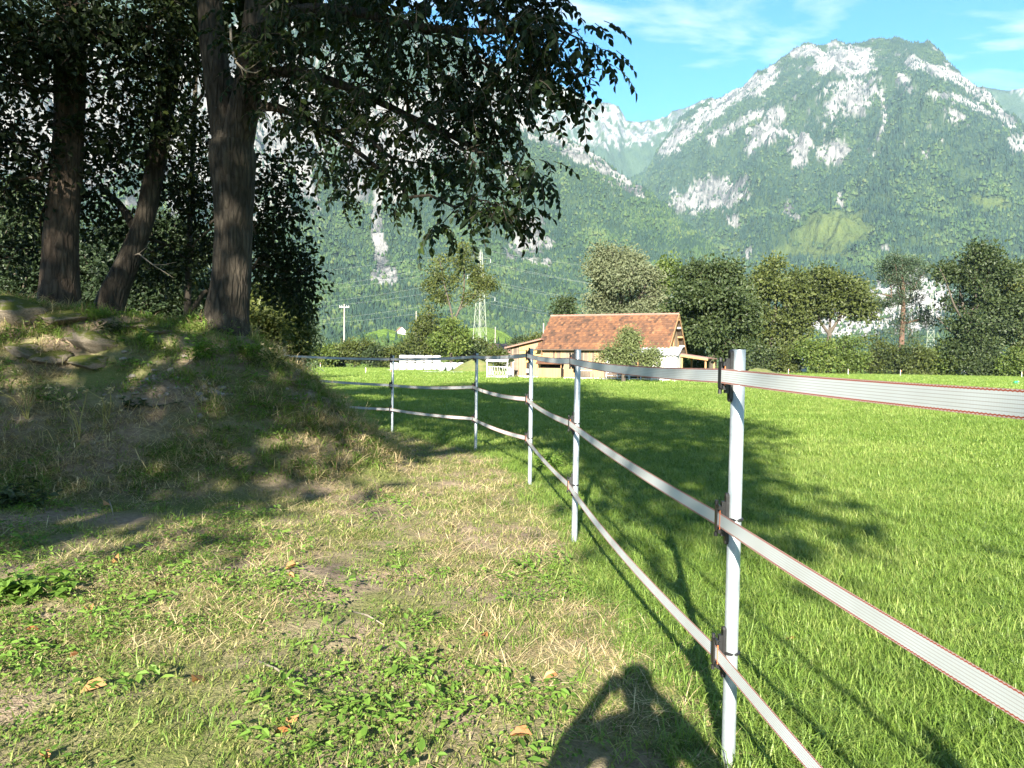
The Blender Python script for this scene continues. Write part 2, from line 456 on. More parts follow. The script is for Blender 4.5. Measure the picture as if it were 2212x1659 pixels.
def mountain(name, skyline, foot, crest, az_lim, ncol, nrow, amp, rock_fn, pasture_fn, seed, tree_n, tree_size, prof=1.0, back=0.25):
    sk = np.array(skyline, float)
    dirs = np.array([ray(x, y) for x, y in sk])
    az = np.arctan2(dirs[:, 0], dirs[:, 1]); te = dirs[:, 2] / np.hypot(dirs[:, 0], dirs[:, 1])
    ft = np.array([(np.arctan2(*ray(x, 700)[:2]), r) for x, r in foot]); ct = np.array([(np.arctan2(*ray(x, 700)[:2]), r) for x, r in crest])
    far = 1.4 if tree_size > 11.5 else 1.0
    ft[:, 1] *= far; ct[:, 1] *= far
    A = np.linspace(math.radians(az_lim[0]), math.radians(az_lim[1]), ncol)
    E = np.interp(A, az, te); R0 = np.interp(A, ft[:, 0], ft[:, 1]); R1 = np.interp(A, ct[:, 0], ct[:, 1])
    def surf(Ai, t, noise=True):
        e = np.interp(Ai, A, E); r0 = np.interp(Ai, A, R0); r1 = np.interp(Ai, A, R1)
        r = r0 + (r1 - r0) * t
        g = np.where(t <= 1, np.clip(t, 0, 1) ** prof, 1 - 1.5 * (t - 1))
        z = r * e * g - 3
        x, y = r * np.sin(Ai), r * np.cos(Ai)
        if noise:
            env = sstep(0.0, 0.25, t) * (1 - 0.75 * sstep(0.75, 1.0, t))
            rel = np.clip(z / 600, 0.12, 1)
            z = z + env * rel * amp * (fbm(x / 560, y / 560, 6, seed, 0.55, True) - 0.25)
            z = z + env * rel * amp * 0.5 * fbm(x / 140, y / 140, 4, seed + 9, 0.55)
            z = z + sstep(0.6, 1.0, t) * amp * 0.10 * fbm(x / 90, y / 90, 4, seed + 31, 0.6)
        return np.stack([x, y, z], -1)
    T = np.concatenate([np.linspace(0, 1, nrow), np.linspace(1, 1 + back, 14)[1:]])
    AA, TT = np.meshgrid(A, T)
    P = surf(AA, TT)
    X, Y = proj(P)
    def masks(P, X, Y, T):
        n = fbm(P[..., 0] / 60, P[..., 2] / 60 + P[..., 1] / 120, 5, seed + 50, 0.62)
        streak = fbm((P[..., 0] * 0.9 + P[..., 1] * 0.3) / 45, P[..., 2] / 170, 4, seed + 70, 0.6)
        rk = rock_fn(X, Y)
        rock = sstep(-0.04, 0.14, rk + 0.95 * n + 0.85 * streak)
        pa = sstep(0.0, 0.5, pasture_fn(X, Y) + 0.7 * n)
        return rock, pa
    rock, pa = masks(P, X, Y, TT)
    pale = 0 * X if name != 'right_mountain' else np.clip(3 * np.maximum.reduce([ell_mask(X, Y, 1962, 650, 100, 80), ell_mask(X, Y, 1850, 700, 130, 34, -4), ell_mask(X, Y, 1650, 690, 80, 28)]), 0, 1)
    P2 = P.copy()      # rock faces are broken and craggy
    P2[..., 2] += rock * 9 * fbm(P[..., 0] / 22, P[..., 1] / 22, 3, seed + 90, 0.6)
    n_r = len(T)
    ii = (np.arange(n_r - 1)[:, None] * ncol + np.arange(ncol - 1)[None, :])
    Fq = np.stack([ii, ii + 1, ii + ncol + 1, ii + ncol], -1).reshape(-1, 4)
    o = structure(obj(name, mesh_np(name, P2.reshape(-1, 3), Fq, {'rock': rock.ravel(), 'pasture': pa.ravel(), 'pale': pale.ravel()}, True), M_HILL if name == 'pasture_hills' else M_MOUNT))
    # forest
    rng = np.random.default_rng(seed)
    a = rng.uniform(A[0], A[-1], tree_n); t = rng.uniform(0.0, 1.06, tree_n) ** 0.8
    Q = surf(a, t); Xq, Yq = proj(Q)
    rk, pq = masks(Q, Xq, Yq, t)
    patch = fbm(Q[:, 0] / 160, Q[:, 1] / 160, 3, seed + 5)
    keep = (rk < 0.35) & (pq < 0.9 * rng.random(tree_n) + 0.08) & (Xq > -250) & (Xq < 2460) & (Yq > -260)
    keep |= (rng.random(tree_n) < 0.10) & (pq < 0.3) & (Xq > -250) & (Xq < 2460)
    Q = Q[keep]; patch = patch[keep]; m = len(Q)
    d = np.hypot(Q[:, 0], Q[:, 1])
    kind = (rng.random(m) < np.clip(0.60 + 1.2 * patch + 0.25 * sstep(300, 900, Q[:, 2]), 0.08, 0.93)).astype(float)
    size = tree_size * rng.uniform(0.7, 1.3, m) * (0.80 + 0.30 * sstep(1100, 3000, d)) * (1 - 0.35 * sstep(1000, 2000, Q[:, 2]))
    size *= np.where(pq[keep] > 0.3, 0.45, 1.0)
    tint = np.clip(0.5 + 0.55 * fbm(Q[:, 0] / 90, Q[:, 1] / 90, 3, seed + 77) + rng.normal(0, 0.16, m), 0, 1)
    FOREST.append(np.column_stack([Q, size, kind, tint]))
    return o, surf

# far rocky summits at the head of the side valley
def rock_c(X, Y): return 0.12 - 0.9 * sstep(300, 345, Y) - 0.25 * sstep(1380, 1440, X) * sstep(275, 300, Y)
mountain('far_summits', [(700, 60), (1000, 100), (1100, 150), (1192, 172), (1240, 205), (1274, 226), (1300, 219), (1336, 232), (1352, 266), (1387, 264), (1438, 258), (1469, 235), (1510, 222), (1600, 215), (1800, 230)],
         [(700, 3600), (1800, 3600)], [(700, 4700), (1800, 4800)], (-14, 22), 300, 110, 220, rock_c, lambda X, Y: X * 0 - 1, 301, 9000, 13)

# big mountain on the right
def rock_a(X, Y):
    m = -0.66 + 0.36 * sstep(430, 250, Y) - 0.2 * sstep(1850, 1950, X) * sstep(200, 260, Y) + 0 * X
    for e in [(1830, 135, 85, 40, 0, .9), (1850, 205, 66, 50, 12, .75), (1684, 248, 36, 24, -15, .7), (1727, 318, 28, 56, 10, .8), (1648, 296, 62, 32, -25, .6),
              (1800, 326, 38, 26, 0, .8), (1817, 430, 16, 22, 20, .6), (1702, 450, 18, 20, -30, .5), (1587, 481, 24, 22, 40, .45), (1615, 545, 10, 18, 20, .6),
              (1740, 110, 50, 16, -15, .6), (2198, 312, 26, 30, 30, .7), (1962, 655, 100, 78, 0, 1.6), (1850, 700, 130, 34, -4, 1.6), (1640, 690, 70, 28, 0, 1.2),
              (1700, 690, 40, 20, 0, .8), (1540, 420, 95, 42, -12, .85), (1480, 430, 50, 30, -25, .6), (1960, 180, 26, 16, 30, .4), (2000, 330, 16, 10, 0, .4), (1910, 540, 14, 8, 0, .5),
              (2060, 250, 40, 14, 25, .5), (1790, 250, 25, 30, 0, .35), (1720, 470, 24, 8, 10, .5)]:
        m = np.maximum(m, patch_of(ell_mask(X, Y, *e[:5]), e[5]) - 0.13)
    m = np.maximum(m, 0.95 * seg_mask(X, Y, [(1660, 165), (1581, 205), (1510, 262), (1438, 322)], 24, 20) - 0.12)
    m = np.maximum(m, 0.7 * seg_mask(X, Y, [(1640, 240), (1590, 268), (1540, 300)], 14) - 0.2)
    m = np.maximum(m, 1.0 * seg_mask(X, Y, [(1970, 138), (2060, 165), (2134, 205), (2185, 268)], 17, 15) - 0.1)
    m = np.maximum(m, 0.9 * seg_mask(X, Y, [(2022, 205), (2075, 215), (2140, 250)], 12) - 0.15)
    m = np.maximum(m, 0.7 * seg_mask(X, Y, [(1905, 200), (1912, 270), (1895, 300)], 9, 5) - 0.15)
    return m
def past_a(X, Y):
    m = ell_mask(X, Y, 1800, 500, 110, 52, -6)
    m = np.maximum(m, ell_mask(X, Y, 2150, 440, 75, 20, 12) * 0.8 - 0.1)
    m = np.maximum(m, ell_mask(X, Y, 1760, 545, 120, 16, 2) * 0.8)
    return m
mountain('right_mountain', [(1200, 420), (1330, 400), (1395, 380), (1430, 315), (1470, 262), (1500, 237), (1560, 207), (1640, 152), (1700, 122), (1760, 97), (1800, 92), (1850, 101), (1900, 86), (1960, 84), (2005, 96), (2045, 138), (2090, 178), (2135, 205), (2190, 262), (2260, 330), (2400, 380)],
         [(1200, 1500), (1600, 1150), (1900, 1000), (2400, 1000)], [(1200, 3300), (1500, 3400), (1900, 3300), (2200, 2900), (2400, 2800)], (2.0, 40), 600, 250, 230, rock_a, past_a, 411, 150000, 12.5)

# dim ridge farther right
mountain('distant_ridge', [(1900, 250), (2050, 190), (2130, 188), (2180, 196), (2230, 190), (2500, 120)], [(1900, 3900), (2500, 3900)], [(1900, 5000), (2500, 5000)], (24, 42), 120, 60, 120,
         lambda X, Y: X * 0 - 0.35, lambda X, Y: X * 0 - 1, 613, 6000, 14)

# steep mountain flank on the left with its spur running down to the right
def rock_b(X, Y):
    m = -0.70 + 0.35 * sstep(330, 200, Y) + 0 * X
    for e in [(1104, 394, 16, 48, -12, .9), (1140, 525, 60, 56, -30, .62), (840, 290, 200, 120, 0, .85), (500, 250, 300, 260, 0, .7), (100, 250, 320, 240, 0, .65),
              (1000, 230, 110, 90, 20, .6), (826, 598, 40, 24, 0, 1.0), (645, 610, 20, 16, 30, .6), (760, 400, 60, 40, 0, .5), (890, 250, 60, 30, 0, .7)]:
        m = np.maximum(m, patch_of(ell_mask(X, Y, *e[:5]), e[5]) - 0.18)
    m = np.maximum(m, 1.15 * seg_mask(X, Y, [(1090, 205), (1131, 255), (1210, 300), (1290, 352), (1384, 414)], 40, 17) - 0.1)
    m = np.maximum(m, 1.1 * seg_mask(X, Y, [(816, 400), (812, 470), (822, 540), (828, 600)], 11, 17) - 0.02)
    return m
def past_b(X, Y): return np.full_like(X, -1.0)
mountain('left_mountain', [(-500, -20), (0, -20), (400, -20), (700, -10), (900, 30), (1000, 90), (1070, 170), (1131, 240), (1200, 288), (1290, 346), (1384, 410), (1480, 492), (1560, 562), (1640, 625), (1720, 690), (1800, 740)],
         [(-500, 800), (700, 760), (1100, 820), (1400, 900), (1800, 1000)], [(-500, 2500), (900, 2600), (1130, 2300), (1384, 1900), (1560, 1450), (1700, 1200), (1800, 1100)], (-42, 23.5), 640, 250, 200, rock_b, past_b, 523, 150000, 11.6)

# low pasture hillocks at the foot of the slope
def past_d(X, Y):
    m = ell_mask(X, Y, 838, 716, 62, 24, 0)
    m = np.maximum(m, ell_mask(X, Y, 1070, 722, 90, 34, 12))
    return m * 2.0 + 0.55
_, HILL = mountain('pasture_hills', [(560, 770), (680, 748), (760, 725), (800, 704), (832, 696), (870, 705), (905, 712), (960, 716), (1005, 696), (1050, 692), (1085, 702), (1120, 724), (1160, 742), (1230, 756), (1330, 766)],
         [(560, 330), (1330, 330)], [(560, 520), (1330, 520)], (-19, 8), 200, 60, 3, lambda X, Y: X * 0 - 1.0, past_d, 707, 900, 8)

# far forest, one mass of small crowns
def mat_forest():
    t = NT('far_forest_foliage')
    f = t.attr('tint'); k = t.attr('kind')
    con = t.ramp(f, [(0.0, (0.011, 0.025, 0.018)), (0.6, (0.021, 0.041, 0.027)), (1.0, (0.036, 0.060, 0.032))])
    dec = t.ramp(f, [(0.0, (0.022, 0.042, 0.017)), (0.55, (0.040, 0.068, 0.024)), (1.0, (0.076, 0.098, 0.034))])
    c = t.mix(k, dec, con)
    n = t.noise(t.pos(), 0.5, 3, 0.7)
    c = t.mix(1.0, c, t.ramp(n, [(0.25, (0.55, 0.55, 0.55)), (0.7, (1.2, 1.2, 1.2))]), 'MULTIPLY')
    return t.done(t.principled(c, 0.9, t.bump(n, 1.0, 1.2), 0, 0.05))

def build_forest():
    D = np.concatenate(FOREST); rng = np.random.default_rng(5)
    Vs, Fs, ti, ki = [], [], [], []; base = 0
    dist = np.hypot(D[:, 0], D[:, 1])
    for kind, far in ((0, 0), (1, 0), (0, 1), (1, 1)):
        d = D[(D[:, 4] == kind) & ((dist > 1700) == bool(far))]; m = len(d); n = 5 if far else 6
        ang = (np.arange(n) / n * 2 * np.pi)[None, :] + rng.uniform(0, 6, m)[:, None]
        s = d[:, 3]
        if kind == 1: rings, top = ([(0.02, 0.24), (0.42, 0.15)] if not far else [(0.0, 0.23)]), 1.25      # conifer
        else: rings, top = ([(0.12, 0.30), (0.58, 0.36)] if not far else [(0.2, 0.42)]), 0.95
        cols = []
        for (hz, rr) in rings:
            j = rng.uniform(0.72, 1.25, (m, n)); r = rr * s[:, None] * j
            cols.append(np.stack([d[:, 0:1] + r * np.cos(ang), d[:, 1:2] + r * np.sin(ang), d[:, 2:3] + s[:, None] * (hz + 0.1 * rng.normal(size=(m, n)))], -1))
        tip = np.stack([d[:, 0] + 0.05 * s * rng.normal(size=m), d[:, 1], d[:, 2] + s * top], -1)[:, None, :]
        V = np.concatenate(cols + [tip], 1); k = V.shape[1]; q0 = k - 1 - n
        b = base + (np.arange(m) * k)[:, None]; j = np.arange(n); j2 = (j + 1) % n
        tr = np.stack([q0 + j, q0 + j2, np.full(n, k - 1)], -1)
        Fs.append((b[:, :, None] + tr[None].reshape(1, 1, -1)).reshape(-1, 3))
        if not far:
            q = np.stack([j, j2, n + j2, n + j], -1); Fs.append((b[:, :, None] + q[None].reshape(1, 1, -1)).reshape(-1, 4))
        Vs.append(V.reshape(-1, 3)); base += m * k
        ti.append(np.repeat(d[:, 5], k)); ki.append(np.full(m * k, float(kind)))
    o = stuff(obj('mountain_forest', mesh_np('mountain_forest', np.concatenate(Vs), Fs, {'tint': np.concatenate(ti), 'kind': np.concatenate(ki)}), mat_forest()))
    o['label'] = 'mixed conifer and broadleaf forest covering the mountain slopes'; o['category'] = 'forest'
    
build_forest()

# ------------------------------------------------------------ haze
def build_haze():
    m = MB(); m.box((-9000, -2200, -12), (9000, 9800, 2150))
    t = NT('pale_valley_haze')
    pv = t.n('ShaderNodeVolumePrincipled', Density=0.000038, Anisotropy=0.0)
    pv.inputs['Color'].default_value = (0.50, 0.76, 1.0, 1)
    t.l(pv.outputs[0], t.out.inputs['Volume'])
    o = stuff(m.build('haze', t.m)); o['label'] = 'pale blue haze filling the valley air'; o['category'] = 'haze'
build_haze()

# ------------------------------------------------------------ tree builder
def leaf_shape(L, W, droop=0.15, fold=0.12):
    """folded leaf along +X: 6 outline points, two quads"""
    V = np.array([(0, 0, 0), (0.34 * L, -0.5 * W, fold * W), (0.72 * L, -0.38 * W, fold * W - droop * L * 0.45), (L, 0, -droop * L),
                  (0.72 * L, 0.38 * W, fold * W - droop * L * 0.45), (0.34 * L, 0.5 * W, fold * W)])
    return V, np.array([(0, 1, 2, 3), (0, 3, 4, 5)])

def rot_from(xd, up=(0, 0, 1), roll=0.0):
    x = np.asarray(xd, float); x = x / (np.linalg.norm(x) + 1e-9)
    u = np.asarray(up, float); y = np.cross(u, x)
    if np.linalg.norm(y) < 1e-3: y = np.cross((0, 1, 0), x)
    y /= np.linalg.norm(y); z = np.cross(x, y)
    c, s = math.cos(roll), math.sin(roll)
    return np.stack([x, c * y + s * z, -s * y + c * z], 1)

def stamp_leaves(lV, lF, P, Rm, S, tint):
    """many transformed copies of one leaf"""
    m, k = len(P), len(lV)
    V = np.einsum('mij,kj->mki', Rm, lV) * S[:, None, None] + P[:, None, :]
    Fc = (lF[None] + (np.arange(m) * k)[:, None, None]).reshape(-1, lF.shape[1])
    return V.reshape(-1, 3), Fc, np.repeat(tint, k)

def spray_pinnate(rng, n_comp=4, n_pair=3, L=0.11, W=0.048, twig=0.3):
    """twig along +X with pinnate leaves that hang"""
    P, R, S = [], [], []; sticks = []
    for c in range(n_comp):
        x0 = twig * (0.25 + 0.75 * c / max(1, n_comp - 1)); b = np.array([x0, 0, 0.02])
        a = (1 if c % 2 else -1) * rng.uniform(0.5, 1.2) if c < n_comp - 1 else rng.uniform(-0.3, 0.3)
        d = np.array([math.cos(a), math.sin(a), rng.uniform(-0.55, 0.1)])
        Lr = rng.uniform(0.16, 0.26); q = b; pts = [b]
        for k in range(n_pair + 1):
            d = d + np.array([0, 0, -0.16]); d /= np.linalg.norm(d)
            q = q + d * Lr / n_pair; pts.append(q)
            side = np.cross(d, (0, 0, 1)); side /= np.linalg.norm(side) + 1e-6
            for s in ((-1, 1) if k < n_pair else (0,)):
                ld = d * (0.5 if s else 1) + side * s * 0.9 + np.array([0, 0, rng.uniform(-0.75, -0.1)])
                P.append(q); R.append(rot_from(ld, (rng.normal(0, .35), rng.normal(0, .35), 1), rng.normal(0, 0.4)))
                S.append(rng.uniform(0.7, 1.2) * (1.15 if not s else 1))
        sticks.append(pts)
    return leaf_shape(L, W), np.array(P), np.array(R), np.array(S), sticks

def spray_cluster(rng, n=30, rad=0.45, L=0.22, W=0.13, flat=0.7, droop=0.15, hang=0.0):
    P = rng.normal(size=(n, 3)) * rad * 0.5 * np.array([1, 1, flat])
    R = []
    for p in P:
        d = p / (np.linalg.norm(p) + 1e-6) + rng.normal(size=3) * 0.6 + np.array([0, 0, -hang])
        R.append(rot_from(d, rng.normal(size=3) * 0.7 + np.array([0, -0.3, 1.0]), rng.uniform(-1, 1)))
    return leaf_shape(L, W, droop), P, np.array(R), rng.uniform(0.65, 1.3, n), []

def skeleton(trunks, targets, rng, step=0.35, arch=0.12, start_z=None, back=0.35):
    """trunks: list of (pts, radii). Joins every target to the growing skeleton, nearest first"""
    N, par, plen, rad0, ok = [], [], [], [], []
    for pts, rads in trunks:
        pts = np.asarray(pts, float)
        d = 0.0; base = -1
        if N:
            base = int(np.argmin(np.linalg.norm(np.array(N) - pts[0], axis=1)))
        for k, p in enumerate(pts):
            if k: d += np.linalg.norm(p - pts[k - 1])
            N.append(p); par.append(base if k == 0 else len(N) - 2); plen.append(d); rad0.append(rads[k]); ok.append(start_z is None or p[2] > start_z)
    ntr = len(N)
    cap = ntr + len(targets) * 14
    A = np.zeros((cap, 3)); A[:ntr] = N; PL = np.zeros(cap); PL[:ntr] = plen; OK = np.zeros(cap, bool); OK[:ntr] = ok
    cnt = ntr; chains = []; tip_dir = np.zeros((len(targets), 3)); parent = list(par)
    root = A[:ntr][OK[:ntr]] if OK[:ntr].any() else A[:ntr]
    order = np.argsort([np.min(np.linalg.norm(root - t, axis=1)) for t in targets])
    for ti in order:
        t = targets[ti]
        dv = t - A[:cnt]; dist = np.linalg.norm(dv, axis=1)
        cost = dist + back * PL[:cnt] + 0.5 * np.maximum(0, A[:cnt, 2] - t[2] - 0.2 * dist) * 0.6
        cost[~OK[:cnt]] = 1e9
        j = int(np.argmin(cost)); a = A[j]; L = dist[j]
        k = int(np.clip(round(L / step), 1, 12))
        u = np.linspace(0, 1, k + 1)[1:, None]
        pts = a + (t - a) * u + np.array([0, 0, 1.0]) * arch * L * np.sin(np.pi * u) + rng.normal(size=(k, 3)) * 0.05 * L * np.sin(np.pi * u)
        ids = []
        prev = j; pl = PL[j]; pp = a
        for p in pts:
            pl += np.linalg.norm(p - pp); pp = p
            A[cnt] = p; PL[cnt] = pl; OK[cnt] = True; parent.append(prev); prev = cnt; ids.append(cnt); cnt += 1
        chains.append([j] + ids)
        tip_dir[ti] = pts[-1] - (pts[-2] if k > 1 else a)
    count = np.zeros(cnt)
    for c in chains: count[c[-1]] += 1
    for i in range(cnt - 1, ntr - 1, -1):
        if parent[i] >= 0: count[parent[i]] += count[i]
    return A[:cnt], chains, count, tip_dir

def branch_mesh(trunks, A, chains, count, tip_r, power=0.45, rmax=0.2, nt=12, nb=5, rough=0.0, rng=None):
    Vs, Fs, b = [], [], 0
    for pts, rads in trunks:
        pts = np.asarray(pts, float); m = len(pts)
        u = np.linspace(0, m - 1, (m - 1) * 5 + 1)
        P = np.stack([np.interp(u, range(m), pts[:, k]) for k in range(3)], 1)
        for _ in range(3): P[1:-1] = 0.25 * P[:-2] + 0.5 * P[1:-1] + 0.25 * P[2:]
        r = np.interp(u, range(m), rads)
        for _ in range(2): r[1:-1] = 0.25 * r[:-2] + 0.5 * r[1:-1] + 0.25 * r[2:]
        V, Fq = tube_np(P, r, nt)
        if rough and rng is not None:
            ang = np.tile(np.arange(nt) / nt * 2 * np.pi, len(P)); zz = np.repeat(np.arange(len(P)), nt)
            k = 1 + rough * (fbm(np.cos(ang) * 2 + 5, np.sin(ang) * 2 + zz * 0.25, 3, 8))
            c = np.repeat(P, nt, axis=0); V = c + (V - c) * k[:, None]
        Vs.append(V); Fs.append(Fq + b); b += len(V)
    for c in chains:
        P = A[c]; cn = count[c[1:]]
        r = np.minimum(tip_r * np.maximum(cn, 1) ** power, rmax); r = np.concatenate([[r[0] * 1.05], r])
        if r[0] < 1e-6: continue
        V, Fq = tube_np(P, r, nb if r[0] > 3 * tip_r else 3)
        Vs.append(V); Fs.append(Fq + b); b += len(V)
    return np.concatenate(Vs), np.concatenate(Fs)

def crown_np(sprays, P, D, rng, size=1.0, droop=0.5, tint_fn=None, sizes=None):
    """stamps random sprays at points P with directions D"""
    pick = rng.integers(0, len(sprays), len(P)); Vs, Fs, Ts, b = [], [], [], 0
    sV, sF, sb = [], [], 0
    base_t = tint_fn(P) if tint_fn else np.full(len(P), 0.5)
    for k, sp in enumerate(sprays):
        (lV, lF), lp, lR, lS, sticks = sp
        for i in np.nonzero(pick == k)[0]:
            d = D[i] / (np.linalg.norm(D[i]) + 1e-9); d = d * np.array([1, 1, 0.6]) + np.array([0, 0, -droop * rng.uniform(0.4, 1.2)]) + rng.normal(size=3) * 0.2
            R = rot_from(d, (rng.normal(0, .2), rng.normal(0, .2), 1)); s = size * rng.uniform(0.8, 1.2) * (sizes[i] if sizes is not None else 1)
            V, Fc, T = stamp_leaves(lV, lF, (lp * s) @ R.T + P[i], R @ lR, lS * s, np.clip(base_t[i] + rng.normal(0, 0.16, len(lp)), 0, 1))
            Vs.append(V); Fs.append(Fc + b); Ts.append(T); b += len(V)
            for st in sticks:
                v, f = tube_np((np.array(st) * s) @ R.T + P[i], 0.004, 3); sV.append(v); sF.append(f + sb); sb += len(v)
    return np.concatenate(Vs), np.concatenate(Fs), np.concatenate(Ts), (np.concatenate(sV), np.concatenate(sF)) if sV else None

def blob_points(blobs, rng, shell=0.35):
    """blobs: (centre, (rx, ry, rz), n): random points biased to the outside of each lobe"""
    out = []
    for c, r, n in blobs:
        d = rng.normal(size=(n, 3)); d /= np.linalg.norm(d, axis=1)[:, None]
        rr = (shell + (1 - shell) * rng.random(n)) ** 0.7
        out.append(np.asarray(c) + d * rr[:, None] * np.asarray(r))
    return np.concatenate(out)

M_BARK = mat_bark('grey_brown_furrowed_bark', (0.022, 0.018, 0.014), (0.080, 0.067, 0.050))
M_BARK_RED = mat_bark('reddish_scaly_bark', (0.036, 0.026, 0.019), (0.105, 0.078, 0.056), (1, 1, 0.3), 14)
M_BARK_MID = mat_plain('grey_bark', (0.060, 0.050, 0.038), 0.9, var=0.4, scale=3)
M_BARK_PALE = mat_plain('pale_bark', (0.17, 0.145, 0.11), 0.9, var=0.35, scale=3)
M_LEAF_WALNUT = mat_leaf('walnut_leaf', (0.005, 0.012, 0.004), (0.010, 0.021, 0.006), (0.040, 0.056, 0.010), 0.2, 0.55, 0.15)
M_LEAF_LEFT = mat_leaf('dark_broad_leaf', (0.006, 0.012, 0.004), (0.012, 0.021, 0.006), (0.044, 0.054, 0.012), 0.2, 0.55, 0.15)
M_LEAF_SHADE = mat_leaf('shade_toned_undergrowth_leaf', (0.012, 0.022, 0.010), (0.024, 0.040, 0.016), (0.045, 0.062, 0.020), 0.25)  # shade under the bank trees is put into this leaf colour
M_LEAF_DARK = mat_leaf('dark_green_leaf', (0.0221, 0.0348, 0.0136), (0.0391, 0.0570, 0.0204), (0.0663, 0.0850, 0.0289))
M_LEAF_OLIVE = mat_leaf('olive_green_leaf', (0.0340, 0.0459, 0.0127), (0.0663, 0.0833, 0.0213), (0.1062, 0.1173, 0.0306))
M_LEAF_GREY = mat_leaf('grey_green_willow_leaf', (0.0638, 0.0765, 0.0382), (0.1062, 0.1207, 0.0638), (0.1573, 0.1683, 0.0978), 0.25, 0.6)
M_LEAF_FRESH = mat_leaf('fresh_green_leaf', (0.0382, 0.0595, 0.0136), (0.0723, 0.1062, 0.0221), (0.1275, 0.1530, 0.0340))
M_LEAF_PINE = mat_leaf('blue_green_needles', (0.022, 0.038, 0.020), (0.040, 0.062, 0.032), (0.062, 0.085, 0.042), 0.1)

def leafy_tree(name, label, cat, base, trunks, blobs, rng, leaf_mat, sprays, bark=M_BARK_MID, size=1.0, tip_r=0.012, rmax=0.12, start_z=None, group=None,
               droop=0.3, step=0.6, arch=0.12, power=0.5, nt=8, parent=None, back=0.35, tint_amp=0.35, rough=0.0, shell=0.35):
    """tree of a trunk-and-branches part and a crown part; all coordinates relative to base"""
    t = thing(name, label, cat, base, 0, group)
    P = blob_points(blobs, rng, shell)
    A, ch, cn, D = skeleton(trunks, P, rng, step, arch, start_z, back)
    V, Fq = branch_mesh(trunks, A, ch, cn, tip_r, power, rmax, nt, 5, rough, rng)
    tr = obj('trunk', mesh_np('trunk', V, Fq, None, True), bark, t)
    zr = P[:, 2]; lo, hi = zr.min(), zr.max() + 1e-6
    sd = int(rng.integers(0, 1000))
    def tf(p): return np.clip(0.42 + tint_amp * fbm(p[:, 0] * 0.45 + p[:, 2] * 0.3, p[:, 1] * 0.45 + p[:, 2] * 0.2, 2, sd) + rng.normal(0, 0.08, len(p)), 0, 1)
    cV, cF, cT, sticks = crown_np(sprays, P, D, rng, size, droop, tf)
    cr = obj('crown', mesh_np('crown', cV, cF, {'tint': cT}), leaf_mat, t)
    cr['kind'] = 'stuff'
    if sticks is not None:
        obj('leaf_stalks', mesh_np('leaf_stalks', sticks[0], sticks[1]), M_BARK_MID, cr)['kind'] = 'stuff'
    return t, tr, cr

# ------------------------------------------------------------ near trees on the bank
rngT = np.random.default_rng(42)
PIN = [spray_pinnate(rngT, 3, 3, 0.098, 0.054, 0.26) for _ in range(6)]
BROAD = [spray_cluster(rngT, 26, 0.34, 0.085, 0.05, 0.7, 0.2, 0.5) for _ in range(5)]
BIGLEAF = [spray_cluster(rngT, 30, 0.8, 0.24, 0.15, 0.7, 0.2, 0.3) for _ in range(4)]

def vblobs(rows, base):
    out = []
    for X, Y, d, rpx, n in rows:
        r = rpx / F * d
        out.append((at(X, Y, d) - base, (r, r * 1.1, r), n))
    return out

def vline(rows, base):
    """rows: X, Y, distance, width in view pixels -> points and radii"""
    pts = [at(X, Y, d) - base for X, Y, d, w in rows]
    return np.array(pts), [w / 2 / F * d for X, Y, d, w in rows]

